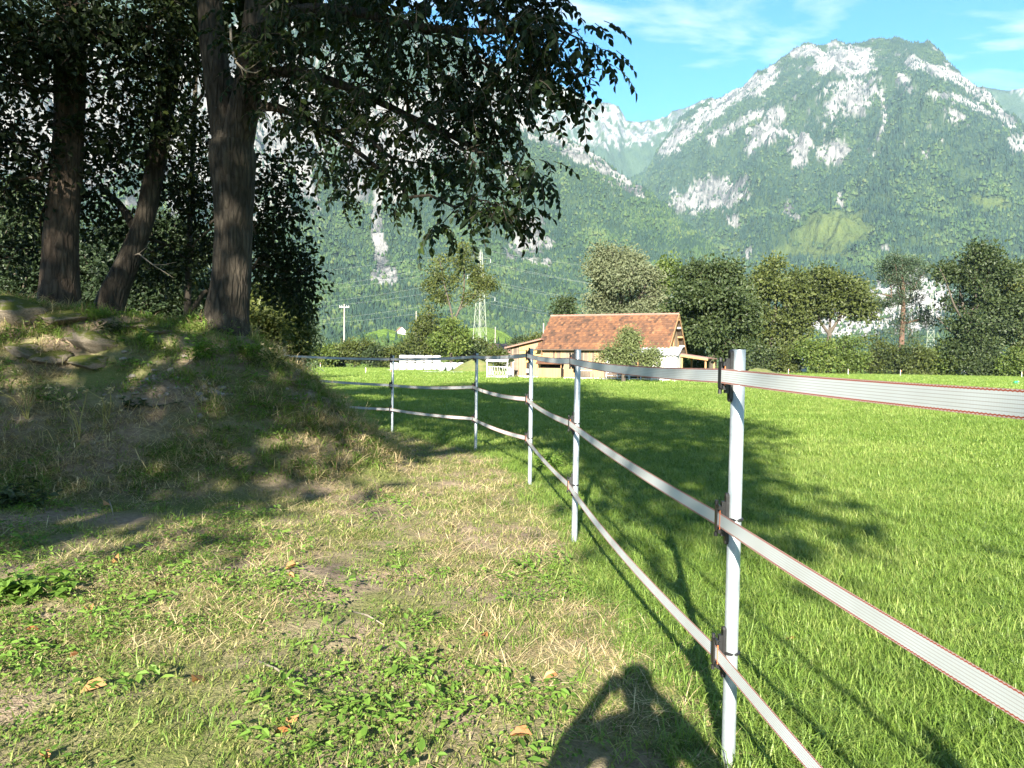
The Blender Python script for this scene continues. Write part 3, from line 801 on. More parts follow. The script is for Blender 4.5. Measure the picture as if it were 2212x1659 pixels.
def big_walnut():
    rng = np.random.default_rng(100)
    b = at(484, 742, 10.0); b[2] = float(ground_z(b[0], b[1])) - 0.05
    tr = [vline([(470, 870, 10, 150), (472, 800, 10, 175), (476, 756, 10, 150), (482, 725, 10, 122), (490, 680, 10, 92), (500, 600, 10, 82), (506, 500, 10, 76), (505, 410, 10, 84), (502, 345, 10, 98), (500, 310, 10, 92)], b),
          vline([(500, 325, 10, 70), (480, 235, 10, 60), (462, 120, 10, 54), (452, 0, 10, 50), (445, -180, 10, 44), (420, -450, 10.3, 34), (450, -800, 10.6, 22), (460, -1100, 10.8, 10)], b),
          vline([(504, 330, 10, 74), (528, 235, 9.9, 62), (545, 120, 9.8, 56), (556, 0, 9.7, 50), (580, -160, 9.6, 42), (640, -420, 9.5, 30), (680, -800, 9.4, 18), (700, -1050, 9.4, 9)], b),
          vline([(552, 70, 9.75, 30), (640, 20, 9.3, 26), (760, 20, 8.7, 22), (900, 60, 8.1, 18), (1040, 70, 7.6, 14), (1140, 60, 7.2, 8), (1200, 60, 7.0, 5)], b),
          vline([(540, 165, 9.85, 26), (640, 150, 9.4, 22), (760, 190, 8.9, 18), (880, 250, 8.4, 14), (990, 300, 8.0, 11), (1070, 350, 7.7, 7)], b),
          vline([(530, 230, 9.9, 22), (600, 230, 9.7, 18), (690, 270, 9.3, 14), (790, 340, 8.8, 10), (860, 400, 8.4, 6)], b)]
    rows = [(650, 70, 9, 130, 44), (790, 40, 8.5, 120, 50), (920, 40, 8, 110, 48), (1050, 20, 7.5, 90, 36), (1150, 20, 7.2, 70, 22), (1240, 50, 7, 40, 9), (1300, 80, 7, 32, 7), (1338, 112, 7, 24, 5), (1285, 150, 7, 30, 6), (1225, 110, 7.2, 50, 12), (1300, 195, 7, 20, 3), (1230, 205, 7.1, 26, 4),
            (1110, 110, 7.6, 70, 20), (980, 150, 8, 90, 30), (860, 170, 8.5, 90, 30), (720, 190, 9, 95, 34), (1050, 210, 7.6, 60, 14), (1170, 190, 7.3, 36, 7),
            (830, 280, 8.3, 85, 24), (940, 290, 8, 80, 22), (1030, 290, 7.8, 50, 9), (1090, 355, 7.5, 38, 7), (1150, 415, 7.3, 30, 6), (1100, 420, 7.4, 26, 4), (1020, 400, 7.7, 50, 10), (930, 390, 8, 60, 13), (850, 390, 8.2, 55, 10),
            (1060, 480, 7.5, 42, 10), (1100, 500, 7.5, 22, 4), (1000, 490, 7.7, 34, 6), (960, 530, 7.8, 20, 3), (770, 370, 8.5, 60, 10), (760, 460, 8.5, 24, 3), (710, 310, 9, 75, 18), (640, 300, 9.3, 70, 18), (600, 180, 9.6, 90, 28), (690, 400, 9, 40, 6), (870, 470, 8.1, 24, 3), (560, 80, 9.4, 80, 22)]
    rows = [(X - 70 * float(sstep(1120, 1260, X)), Y - 45 * float(sstep(150, 330, Y)), d, r, max(2, round(n * 0.88))) for X, Y, d, r, n in rows]
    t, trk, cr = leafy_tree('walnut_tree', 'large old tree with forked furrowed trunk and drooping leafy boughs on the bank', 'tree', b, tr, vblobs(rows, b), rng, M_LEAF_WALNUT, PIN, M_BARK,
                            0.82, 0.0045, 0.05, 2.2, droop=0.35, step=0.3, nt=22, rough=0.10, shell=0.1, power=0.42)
    # upper crown above the picture: larger, looser sprays
    up = [((-0.2, 0.2, 9.0), (4.6, 4.6, 3.0), 120), ((1.8, -0.8, 8.0), (3.2, 3.2, 2.2), 70), ((-2.2, 0.8, 8.5), (3.2, 3.4, 2.4), 70), ((0, 0.5, 12.5), (3.6, 3.6, 3.0), 90), ((0.6, 2.5, 7.0), (3.0, 2.6, 2.0), 50)]
    P = blob_points(up, rng); D = P - np.array([0, 0, 7.0])
    V, Fc, T, _ = crown_np(BIGLEAF, P, D, rng, 1.25, 0.2)
    c2 = obj('upper_crown', mesh_np('upper_crown', V, Fc, {'tint': T}), M_LEAF_WALNUT, t); c2['kind'] = 'stuff'
    # the largest single leaves hang free of the mass at the outer boughs
    lV, lF = leaf_shape(0.125, 0.056, 0.18)
    lm = mesh_np('leaf', lV, lF, {'tint': np.full(len(lV), 0.5)}); lm.materials.append(M_LEAF_WALNUT)
    k = 0; edge = [r for r in rows if r[0] > 740 and r[1] > 90 or r[0] > 1150]
    while k < 150:
        X, Y, d, rpx, n = edge[int(rng.integers(len(edge)))]
        a = rng.uniform(0, 2 * np.pi); rr = rng.uniform(0.5, 1.0)
        p = at(X + rpx * rr * math.cos(a), Y + rpx * rr * math.sin(a), d - rng.uniform(0, 0.3)) - b
        # settle on the nearest leaf of the crown so that it hangs from it
        q = P_CROWN[np.argmin(np.sum((P_CROWN - p) ** 2, 1))] if False else p
        cv = CROWN_V(cr); i = int(np.argmin(np.sum((cv - q) ** 2, 1)))
        o = obj('leaf', lm, None, t); o.location = cv[i]
        R = rot_from((rng.normal(0, .7), rng.normal(0, .7), -0.9), rng.normal(size=3)); o.rotation_euler = Matrix(R.tolist()).to_euler()
        s = rng.uniform(0.8, 1.25); o.scale = (s, s, s); k += 1
    # dead hanging twig under the fork
    m = MB()
    dl = [at(*p) - b for p in [(498, 60, 9.2), (500, 100, 9.1), (510, 135, 9.0), (530, 153, 8.95), (552, 158, 8.9), (566, 150, 8.9)]]
    m.tube(dl, [0.016, 0.015, 0.013, 0.011, 0.009, 0.004], 6)
    m.tube([dl[2], at(522, 150, 9) - b, at(526, 165, 9) - b], [0.008, 0.006, 0.003], 5)
    m.tube([dl[3], at(548, 142, 8.9) - b, at(575, 120, 8.9) - b], [0.008, 0.006, 0.003], 5)
    m.build('dead_twig', M_BARK_PALE, t, True)

_cv = {}
def CROWN_V(o):
    if o.name not in _cv:
        a = np.empty(len(o.data.vertices) * 3, np.float32); o.data.vertices.foreach_get('co', a); _cv[o.name] = a.reshape(-1, 3)[::6].astype(float)
    return _cv[o.name]
P_CROWN = None
big_walnut()

def left_tree(name, label, base_px, trunks_px, rows, seed, bark, start, extra=(), leaf=None, sprays=None, upper=True, nt=16):
    rng = np.random.default_rng(seed)
    b = at(*base_px); b[2] = float(ground_z(b[0], b[1])) - 0.08
    tr = []
    for k, rws in enumerate(trunks_px):
        p, r = vline(rws, b)
        if k == 0:
            p = np.concatenate([[[p[0][0], p[0][1], 0.0]], p]); r = [r[0] * 1.35] + list(r)
        tr.append((p, r))
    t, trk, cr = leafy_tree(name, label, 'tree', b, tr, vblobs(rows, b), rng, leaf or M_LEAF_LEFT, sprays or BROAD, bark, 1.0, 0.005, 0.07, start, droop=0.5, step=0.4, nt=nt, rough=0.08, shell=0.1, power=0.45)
    if upper:
        P = blob_points(list(extra), rng); V, Fc, T, _ = crown_np(BIGLEAF, P, P - np.array([0, 0, 6.0]), rng, 1.2, 0.2)
        c2 = obj('upper_crown', mesh_np('upper_crown', V, Fc, {'tint': T}), leaf or M_LEAF_LEFT, t); c2['kind'] = 'stuff'
    return t

left_tree('old_tree', 'tall tree with reddish scaly trunk on the far left of the bank', (130, 640, 10.8),
          [[(128, 630, 10.8, 80), (130, 520, 10.8, 68), (142, 400, 10.8, 62), (150, 260, 10.8, 60), (152, 120, 10.8, 62), (158, 0, 10.8, 58), (165, -250, 10.8, 48), (170, -600, 10.8, 30), (170, -900, 10.8, 12)],
           [(150, 150, 10.8, 22), (60, 60, 10.4, 16), (-60, 20, 10.0, 9)], [(152, 100, 10.8, 22), (240, 60, 10.6, 16), (330, 60, 10.3, 8)], [(146, 420, 10.8, 14), (90, 380, 10.6, 9), (20, 390, 10.4, 5)]],
          [(280, 70, 10.5, 130, 70), (110, 50, 10, 150, 90), (20, 140, 10, 120, 60), (240, 230, 10.9, 100, 40), (70, 300, 10.5, 100, 40), (-60, 60, 9.6, 120, 40), (40, 430, 10.8, 80, 26), (200, 420, 11.3, 60, 14), (30, 540, 11, 60, 18), (-80, 300, 10, 120, 40)],
          201, M_BARK_RED, 2.0, [((0, 0, 9), (4, 4, 3), 90), ((0, 0, 12), (3, 3, 3), 60), ((-3, -1, 8), (3, 3, 2.4), 60)])
LEAN = left_tree('leaning_tree', 'dark tree leaning to the right between the two big trunks', (232, 665, 11.4),
          [[(232, 660, 11.4, 62), (275, 570, 11.4, 46), (315, 470, 11.5, 40), (340, 340, 11.6, 42), (360, 210, 11.6, 38), (378, 60, 11.7, 34), (392, -100, 11.8, 28), (400, -400, 12, 18), (410, -700, 12, 7)],
           [(300, 510, 11.5, 20), (260, 440, 11.6, 15), (210, 400, 11.7, 9)], [(345, 300, 11.6, 16), (400, 260, 11.4, 12), (440, 200, 11.3, 6)]],
          [(400, 60, 11, 100, 46), (350, 170, 11, 90, 36), (390, 280, 11.3, 70, 24), (280, 330, 11.8, 70, 20), (390, 430, 12, 70, 22), (240, 480, 12, 60, 14), (300, 560, 12.3, 70, 18), (410, 560, 12.3, 55, 18), (200, 330, 11.8, 55, 14), (430, 330, 11.4, 40, 10)],
          202, M_BARK, 1.5, [((1.5, 0.5, 8), (3, 3, 2.4), 60), ((1.5, 0.5, 11), (2.6, 2.6, 2.4), 40)])
left_tree('slender_tree', 'slender pale-stemmed young tree just left of the forked trunk', (404, 690, 12.6),
          [[(404, 690, 12.6, 17), (408, 560, 12.6, 14), (412, 420, 12.6, 12), (420, 260, 12.6, 10), (424, 120, 12.6, 8), (430, 0, 12.6, 5)]],
          [(600, 470, 12.2, 70, 30), (630, 560, 12.2, 56, 26), (648, 635, 12.2, 40, 16), (575, 590, 12.5, 55, 20), (600, 390, 12, 80, 26), (560, 520, 12.4, 60, 18), (430, 480, 12.5, 60, 16), (440, 400, 12.5, 60, 16), (660, 600, 12.2, 26, 6)],
          203, M_BARK_MID, 1.0, (), upper=False, nt=8)

# trees standing behind the photographer; only their shade reaches the picture
def shade_tree(label, x, y, paths, blobs, seed):
    rng = np.random.default_rng(seed)
    tr = [(np.array([p[:3] for p in path], float), [p[3] for p in path]) for path in paths]
    leafy_tree('roadside_tree', label, 'tree', (x, y, 0), tr, blobs, rng, M_LEAF_WALNUT, BIGLEAF, M_BARK, 1.0, 0.014, 0.12, 4.0, droop=0.3, step=0.7, nt=10)
shade_tree('broad leafy tree behind the photographer, one long bough reaching over the fence', -7.2, -7.6, [[(0, 0, -0.1, .34), (0.02, 0, 1.2, .24), (0.05, 0, 5, .2), (0.1, 0, 9, .15), (0.2, 0, 13.6, .05)], [(0.05, 0, 6.4, .12), (2.8, -0.6, 8.4, .10), (5.4, -1.1, 9.7, .08), (7.6, -1.4, 10.8, .04)], [(2.8, -0.6, 8.4, .08), (4.6, -1.2, 11.5, .06), (5.6, -1.4, 14.2, .03)]],
           [((0.6, 0, 7.2), (2.4, 2.4, 1.3), 38), ((-1.8, 0, 8.0), (2.8, 2.6, 2.0), 52), ((0.9, 0, 10.2), (3.0, 2.6, 2.0), 52), ((-0.5, 0, 13), (3.4, 2.8, 2.4), 80), ((2.2, 0, 13.0), (2.6, 2.2, 2.0), 56), ((-3.2, 0, 11), (2.4, 2.2, 2.0), 50),
            ((6.6, -1.4, 7.5), (1.2, 1.6, 0.8), 30), ((6.5, -1.2, 9.6), (1.9, 2.0, 1.3), 70), ((7.4, -1.4, 11.8), (1.6, 2.0, 1.2), 50), ((5.9, -1.4, 13.6), (2.2, 2.2, 1.5), 70), ((5.7, -1.4, 15.6), (1.6, 1.8, 1.2), 36), ((3.9, -1.2, 11.6), (1.7, 2.0, 1.4), 50), ((3.7, -1.2, 13.8), (2.0, 2.0, 1.4), 50), ((1.6, -0.8, 8.2), (1.3, 1.6, 0.9), 20), ((1.2, -0.8, 7.0), (1.2, 1.4, 0.8), 16)], 302)

# ------------------------------------------------------------ electric tape fence
def mat_galv():
    t = NT('galvanised_steel'); v = t.coord('Object')
    n = t.noise(v, 18, 4, 0.6); n2 = t.noise(t.coord('Object', (1, 1, 0.15)), 60, 3, 0.6)
    c = t.ramp(n, [(0.3, (0.23, 0.26, 0.275)), (0.7, (0.34, 0.37, 0.385))])
    c = t.mix(t.ramp(n2, [(0.55, (0, 0, 0)), (0.8, (0.5, 0.5, 0.5))]), c, (0.44, 0.46, 0.47))
    p = t.n('ShaderNodeBsdfPrincipled', Metallic=0.55, Roughness=0.5)
    t.l(c, p.inputs['Base Color']); t.l(t.bump(n2, 0.15, 0.002), p.inputs['Normal'])
    return t.done(p.outputs[0])

def mat_tape():
    t = NT('woven_white_tape_red_edges')
    u = t.attr('along'); v = t.attr('across')
    zig = t.math('MULTIPLY', t.math('ABSOLUTE', t.math('SUBTRACT', t.math('FRACT', t.math('MULTIPLY', u, 90.0)), 0.5)), 0.07)
    edge = t.math('MINIMUM', v, t.math('SUBTRACT', 1.0, v))
    e2 = t.math('ABSOLUTE', t.math('SUBTRACT', t.math('ADD', edge, zig), 0.085))
    red = t.ramp(e2, [(0.0, (1, 1, 1)), (0.024, (1, 1, 1)), (0.036, (0, 0, 0))])
    rim = t.ramp(edge, [(0.018, (1, 1, 1)), (0.03, (0, 0, 0))])
    wires = t.math('ABSOLUTE', t.math('SUBTRACT', t.math('FRACT', t.math('MULTIPLY', t.math('SUBTRACT', v, 0.15), 7.2)), 0.5))
    wl_ = t.ramp(wires, [(0.0, (1, 1, 1)), (0.05, (0.8, 0.8, 0.8)), (0.09, (0, 0, 0))])
    weft = t.ramp(t.math('FRACT', t.math('MULTIPLY', u, 260.0)), [(0.35, (1, 1, 1)), (0.5, (0.82, 0.82, 0.82)), (0.65, (1, 1, 1))])
    dirt = t.ramp(t.noise(t.pos(), 3.0, 3), [(0.35, (0.86, 0.86, 0.84)), (0.65, (1, 1, 1))])
    c = t.mix(1.0, t.mix(1.0, (0.66, 0.69, 0.69), weft, 'MULTIPLY'), dirt, 'MULTIPLY')
    c = t.mix(wl_, c, (0.33, 0.28, 0.25))
    c = t.mix(red, c, (0.40, 0.10, 0.06)); c = t.mix(rim, c, (0.46, 0.26, 0.21))
    p = t.principled(c, 0.8, None, 0, 0.1)
    tr = t.n('ShaderNodeBsdfTranslucent'); t.l(c, tr.inputs['Color'])
    mx = t.n('ShaderNodeMixShader', Fac=0.38); t.l(p, mx.inputs[1]); t.l(tr.outputs[0], mx.inputs[2])
    return t.done(mx.outputs[0])

M_GALV = mat_galv(); M_TAPE = mat_tape()
M_BLACKP = mat_plain('black_plastic', (0.012, 0.012, 0.013), 0.45, var=0.2, spec=0.4)
M_ORANGE = mat_plain('orange_red_cord', (0.62, 0.16, 0.05), 0.6)

POST = [  # x, y, view top, view tape heights
    (1.12, -0.62, None, None), (0.806, 2.68, (1593, 755), [(1590, 812), (1566, 1120), (1556, 1407)]), (0.525, 6.05, (1249, 755), [(1245, 780), (1238, 914), (1232, 1047)]),
    (0.23, 8.94, (1149, 753), [(1147, 768), (1144, 862), (1141, 946)]), (-0.585, 12.2, (1030, 763), [(1029, 771), (1028, 836), (1027, 904)]),
    (-2.39, 14.9, (850, 768), [(849, 776), (849, 832), (848, 884)]), (-5.2, 17.0, None, None)]
RTUBE = 0.0245
post_names = ['galvanised fence post beside the photographer, just outside the picture', 'nearest galvanised tube fence post, cutting through the right foreground', 'second galvanised fence post from the right, in front of the barn',
              'third fence post from the right, standing before the yellow barn annex', 'fourth fence post from the right, near the hay feeder', 'farthest visible fence post, in front of the white bales', 'fence post hidden behind the stony bank']

def post_mesh(h):
    n = 24; a = np.arange(n) / n * 2 * np.pi; c = np.stack([np.cos(a), np.sin(a)], 1)
    rings = [(RTUBE, -0.3), (RTUBE, h - 0.001), (RTUBE - 0.0005, h), (RTUBE - 0.0032, h), (RTUBE - 0.0032, h - 0.12)]
    V = np.concatenate([np.column_stack([c * r, np.full(n, z)]) for r, z in rings]); Fq = []
    for k in range(len(rings) - 1):
        for i in range(n): Fq.append((k * n + i, k * n + (i + 1) % n, (k + 1) * n + (i + 1) % n, (k + 1) * n + i))
    return mesh_np('tube', V, np.array(Fq), None, True)

def insulator_meshes():
    m = MB()                      # local +X points away from the post, towards the tape; +Y along the fence
    n = 20; a = np.arange(n + 1) / n * 2 * np.pi
    m.tube(np.column_stack([np.cos(a) * (RTUBE + 0.003), np.sin(a) * (RTUBE + 0.003), np.zeros(n + 1)]), 0.0045, 6)        # strap round the tube
    m.box((RTUBE - 0.002, -0.011, -0.064), (RTUBE + 0.010, 0.011, 0.064))                        # back rib
    for z in (-0.064, 0.064):
        m.tube([(RTUBE - 0.002, 0, z), (RTUBE + 0.010, 0, z)], 0.011, 10)                        # rounded ends
    m.box((RTUBE + 0.010, -0.008, -0.050), (RTUBE + 0.024, 0.008, 0.050))                        # foot of the clip
    body = m.mesh('bracket')
    m = MB()
    x0 = RTUBE + 0.024
    m.box((x0, -0.021, -0.036), (x0 + 0.008, 0.021, 0.036)); m.box((x0 + 0.0105, -0.021, -0.036), (x0 + 0.017, 0.004, 0.036))
    for z in (-0.034, 0.034): m.box((x0 + 0.006, -0.021, z - 0.006), (x0 + 0.015, 0.021, z + 0.006))
    m.tube([(x0 + 0.015, -0.006, 0.04), (x0 + 0.015, -0.006, 0.052)], 0.007, 8); m.tube([(x0 + 0.015, -0.006, -0.052), (x0 + 0.015, -0.006, -0.04)], 0.007, 8)
    clip = m.mesh('tape_clip')
    m = MB(); m.box((x0 + 0.0098, 0.0225, -0.027), (x0 + 0.0122, 0.0255, 0.027))
    return body, clip, m.mesh('tape_fold')

TAPE_OFF = RTUBE + 0.0335
def fence():
    body, clip, fold = insulator_meshes()
    for m_, mm in ((body, M_BLACKP), (clip, M_BLACKP), (fold, M_ORANGE)): m_.materials.append(mm)
    knots = [[], [], []]
    for i, (x, y, top, tp) in enumerate(POST):
        j0, j1 = max(i - 1, 0), min(i + 1, len(POST) - 1)
        d = np.array(POST[j1][:2]) - np.array(POST[j0][:2]); d /= np.linalg.norm(d)
        nrm = np.array([-d[1], d[0]])                 # towards the photographer's side
        gz = float(ground_z(x, y))
        if top: h = at(top[0], top[1], y)[2] - gz; zs = [at(X, Y, y)[2] for X, Y in tp]
        else: h = 1.55; zs = [gz + 1.42, gz + 0.92, gz + 0.42]
        t = thing('fence_post', post_names[i], 'fence post', (x, y, gz), 0, 'galvanised posts of the tape fence')
        t.rotation_euler = (random.uniform(-.004, .004), random.uniform(-.005, .005), math.atan2(nrm[1], nrm[0]))
        obj('tube', post_mesh(h), M_GALV, t)
        for k, z in enumerate(zs):
            b = obj('insulator', body, None, t); b.scale = (1, 1.15, 1.25); b.location = (0, 0, z - gz)
            b.rotation_euler = (0, 0, random.uniform(-0.12, 0.12))
            c = obj('tape_clip', clip, None, b); c.rotation_euler = (0, 0, 0)
            obj('tape_fold', fold, None, b)
            knots[k].append((x + nrm[0] * TAPE_OFF, y + nrm[1] * TAPE_OFF, z))
    names = ['top strand of white fence tape with red stitched edges', 'middle strand of white fence tape between the other two', 'lowest strand of white fence tape, slanting through the foreground grass']
    W = 0.053
    for k in range(3):
        V, Fq, al, ac = [], [], [], []; u0 = 0.0
        for s in range(len(knots[k]) - 1):
            a, b = np.array(knots[k][s]), np.array(knots[k][s + 1]); L = np.linalg.norm(b - a); n = 40
            tt = np.linspace(0, 1, n + 1); sag = 0.018 * L / 3.3 * (1.0 + 0.5 * k) * rngT.uniform(0.5, 1.3); tw = rngT.normal(0, 0.05)
            side = np.array([b[1] - a[1], -(b[0] - a[0]), 0]); side /= np.linalg.norm(side)
            base = len(V)
            for q, t_ in enumerate(tt):
                p = a + (b - a) * t_ - np.array([0, 0, sag * 4 * t_ * (1 - t_)])
                ang = tw * math.sin(math.pi * t_) + 0.03 * math.sin(9 * t_ + s)
                for v in np.linspace(0, 1, 4):
                    o_ = (v - 0.5) * W
                    V.append(p + np.array([0, 0, 1]) * o_ * math.cos(ang) + side * o_ * math.sin(ang)); al.append(u0 + L * t_); ac.append(v)
                if q < n:
                    for c in range(3):
                        i0 = base + q * 4 + c; Fq.append((i0, i0 + 4, i0 + 5, i0 + 1))
            u0 += L
        o = obj('fence_tape', mesh_np('fence_tape', np.array(V), np.array(Fq), {'along': al, 'across': ac}, False), M_TAPE)
        sm = o.modifiers.new('thickness', 'SOLIDIFY'); sm.thickness = 0.0004; sm.offset = 0
        tag(o, names[k], 'fence tape', 'strands of the tape fence')
fence()

# ------------------------------------------------------------ the photographer, whose shadow falls into the picture
def photographer():
    t = thing('person', 'person in dark jacket and jeans holding a small camera up to the face', 'person', (0.03, -0.36, 0))
    J = {}; E = []; Rd = {}
    def v(n, p, r, parent=None):
        J[n] = p; Rd[n] = r
        if parent: E.append((parent, n))
    v('pelvis', (0, 0, 0.95), 0.155); v('waist', (0, 0, 1.08), 0.14, 'pelvis'); v('chest', (0, 0.0, 1.27), 0.155, 'waist'); v('collar', (0, 0.0, 1.41), 0.11, 'chest')
    v('neck', (0, 0.015, 1.475), 0.055, 'collar'); v('jaw', (0, 0.05, 1.54), 0.075, 'neck'); v('skull', (0, 0.035, 1.61), 0.092, 'jaw'); v('crown', (0, 0.025, 1.675), 0.07, 'skull')
    v('nose', (0, 0.135, 1.575), 0.016, 'jaw')
    for s, q in ((-1, 'l'), (1, 'r')):
        v('sh' + q, (s * 0.185, 0, 1.385), 0.07, 'collar'); v('el' + q, (s * 0.315, 0.09, 1.185), 0.05, 'sh' + q); v('fa' + q, (s * 0.235, 0.2, 1.31), 0.042, 'el' + q); v('wr' + q, (s * 0.115, 0.275, 1.435), 0.028, 'fa' + q)
        v('pa' + q, (s * 0.085, 0.305, 1.468), 0.027, 'wr' + q)
        for f in range(4):
            z = 1.492 - f * 0.019
            v('f%d%s' % (f, q), (s * 0.072, 0.333, z), 0.0095, 'pa' + q); v('g%d%s' % (f, q), (s * (0.05 - 0.004 * f), 0.347, z - 0.002), 0.008, 'f%d%s' % (f, q)); v('h%d%s' % (f, q), (s * (0.034 - 0.003 * f), 0.3475, z - 0.004), 0.007, 'g%d%s' % (f, q))
        v('t0' + q, (s * 0.072, 0.288, 1.44), 0.011, 'pa' + q); v('t1' + q, (s * 0.045, 0.284, 1.432), 0.0095, 't0' + q)
        v('hip' + q, (s * 0.095, 0, 0.88), 0.1, 'pelvis'); v('kn' + q, (s * 0.12, 0.03, 0.5), 0.065, 'hip' + q); v('cf' + q, (s * 0.13, -0.01, 0.32), 0.06, 'kn' + q); v('an' + q, (s * 0.14, -0.03, 0.09), 0.042, 'cf' + q); v('to' + q, (s * 0.165, 0.15, 0.045), 0.04, 'an' + q)
    names = list(J); me = bpy.data.meshes.new('body')
    me.from_pydata([J[n] for n in names], [(names.index(a), names.index(b)) for a, b in E], [])
    tt = NT('clothes_skin_and_hair'); g = tt.n('ShaderNodeTexCoord'); sp = tt.n('ShaderNodeSeparateXYZ'); tt.l(g.outputs['Object'], sp.inputs[0])
    mp = tt.n('ShaderNodeMapRange'); mp.inputs['From Max'].default_value = 1.8; tt.l(sp.outputs['Z'], mp.inputs['Value'])
    col = tt.ramp(mp.outputs[0], [(0.0, (0.04, 0.03, 0.02)), (0.06, (0.05, 0.06, 0.10)), (0.52, (0.05, 0.06, 0.10)), (0.53, (0.03, 0.035, 0.04)), (0.80, (0.03, 0.035, 0.04)), (0.81, (0.45, 0.28, 0.20)), (0.905, (0.45, 0.28, 0.20)), (0.915, (0.06, 0.04, 0.025))])
    for e in tt.t.nodes:
        if e.type == 'VALTORGB': e.color_ramp.interpolation = 'CONSTANT'
    hand = tt.ramp(sp.outputs['Y'], [(0.268, (0, 0, 0)), (0.272, (1, 1, 1))])
    col = tt.mix(hand, col, (0.45, 0.28, 0.20))
    o = obj('body', me, tt.done(tt.principled(col, 0.8)), t)
    o.modifiers.new('skin', 'SKIN').use_smooth_shade = True
    for k, n in enumerate(names):
        me.skin_vertices[0].data[k].radius = (Rd[n], Rd[n]); me.skin_vertices[0].data[k].use_root = (n == 'pelvis')
    ss = o.modifiers.new('smooth', 'SUBSURF'); ss.levels = 1; ss.render_levels = 1
    m = MB()
    m.box((-0.05, -0.045, CAM_H - 0.03), (0.05, -0.022, CAM_H + 0.028)); m.tube([(0, -0.022, CAM_H), (0, -0.008, CAM_H)], [0.019, 0.017], 16); m.tube([(0.03, -0.034, CAM_H + 0.028), (0.03, -0.034, CAM_H + 0.032)], 0.006, 10)
    c = m.build('compact_camera', M_BLACKP); tag(c, "small black compact camera held in the person's raised hands", 'camera')
photographer()

# ------------------------------------------------------------ grass and ground cover
def blades(rng, n, spread, Lr, W, lean, curve=0.4, tint=(0.5, 0.2), flat=False):
    V, F3, F4, T = [], [], [], []
    for k in range(n):
        a = rng.uniform(0, 2 * np.pi); r = spread * math.sqrt(rng.random()); b = np.array([r * math.cos(a), r * math.sin(a), -0.01])
        d = rng.uniform(0, 2 * np.pi); L = rng.uniform(*Lr); le = abs(rng.normal(0, lean)) if not flat else rng.uniform(1.2, 1.52)
        h = np.array([math.cos(d), math.sin(d), 0]); w = np.array([-h[1], h[0], 0]) * W * rng.uniform(0.7, 1.3) / 2
        def pt(u):
            th = le + curve * u
            return b + h * (L * u * math.sin(th)) + np.array([0, 0, L * u * math.cos(th) + (0.012 if flat else 0)])
        i = len(V); V += [b - w, b + w, pt(0.55) - w * 0.8, pt(0.55) + w * 0.8, pt(1.0)]
        F4.append((i, i + 1, i + 3, i + 2)); F3.append((i + 2, i + 3, i + 4))
        T += [np.clip(rng.normal(*tint), 0, 1)] * 5
    return mesh_np('tuft', np.array(V), [np.array(F4), np.array(F3)], {'tint': T})

def leaflets(rng, n, spread, L, W, hz, tint=(0.5, 0.2), up=1.0):
    lv, lf = leaf_shape(L, W, 0.2, 0.1); P, R, S = [], [], []
    for k in range(n):
        a = rng.uniform(0, 2 * np.pi); r = spread * math.sqrt(rng.random())
        P.append((r * math.cos(a), r * math.sin(a), rng.uniform(*hz)))
        R.append(rot_from((math.cos(a + rng.normal(0, .8)), math.sin(a + rng.normal(0, .8)), rng.normal(0.1, .35)), (rng.normal(0, .35), rng.normal(0, .35), up))); S.append(rng.uniform(0.6, 1.3))
    V, Fc, T = stamp_leaves(lv, lf, np.array(P), np.array(R), np.array(S), np.clip(rng.normal(tint[0], tint[1], n), 0, 1))
    return mesh_np('leaflets', V, Fc, {'tint': T})

M_GRASS = mat_leaf('meadow_grass', (0.066, 0.118, 0.017), (0.138, 0.215, 0.036), (0.265, 0.30, 0.09), 0.38, 0.5, 0.3, 0.9)
M_GRAZED = mat_leaf('grazed_grass', (0.070, 0.110, 0.020), (0.145, 0.175, 0.040), (0.33, 0.285, 0.13), 0.35, 0.6, 0.2, 0.9)
M_STRAW = mat_leaf('dry_straw', (0.17, 0.125, 0.065), (0.36, 0.28, 0.15), (0.56, 0.47, 0.28), 0.2, 0.7, 0.2, 0.5)
M_CLOVER = mat_leaf('clover_and_weeds', (0.050, 0.100, 0.016), (0.100, 0.180, 0.028), (0.165, 0.24, 0.05), 0.38, 0.5, 0.2, 0.4)

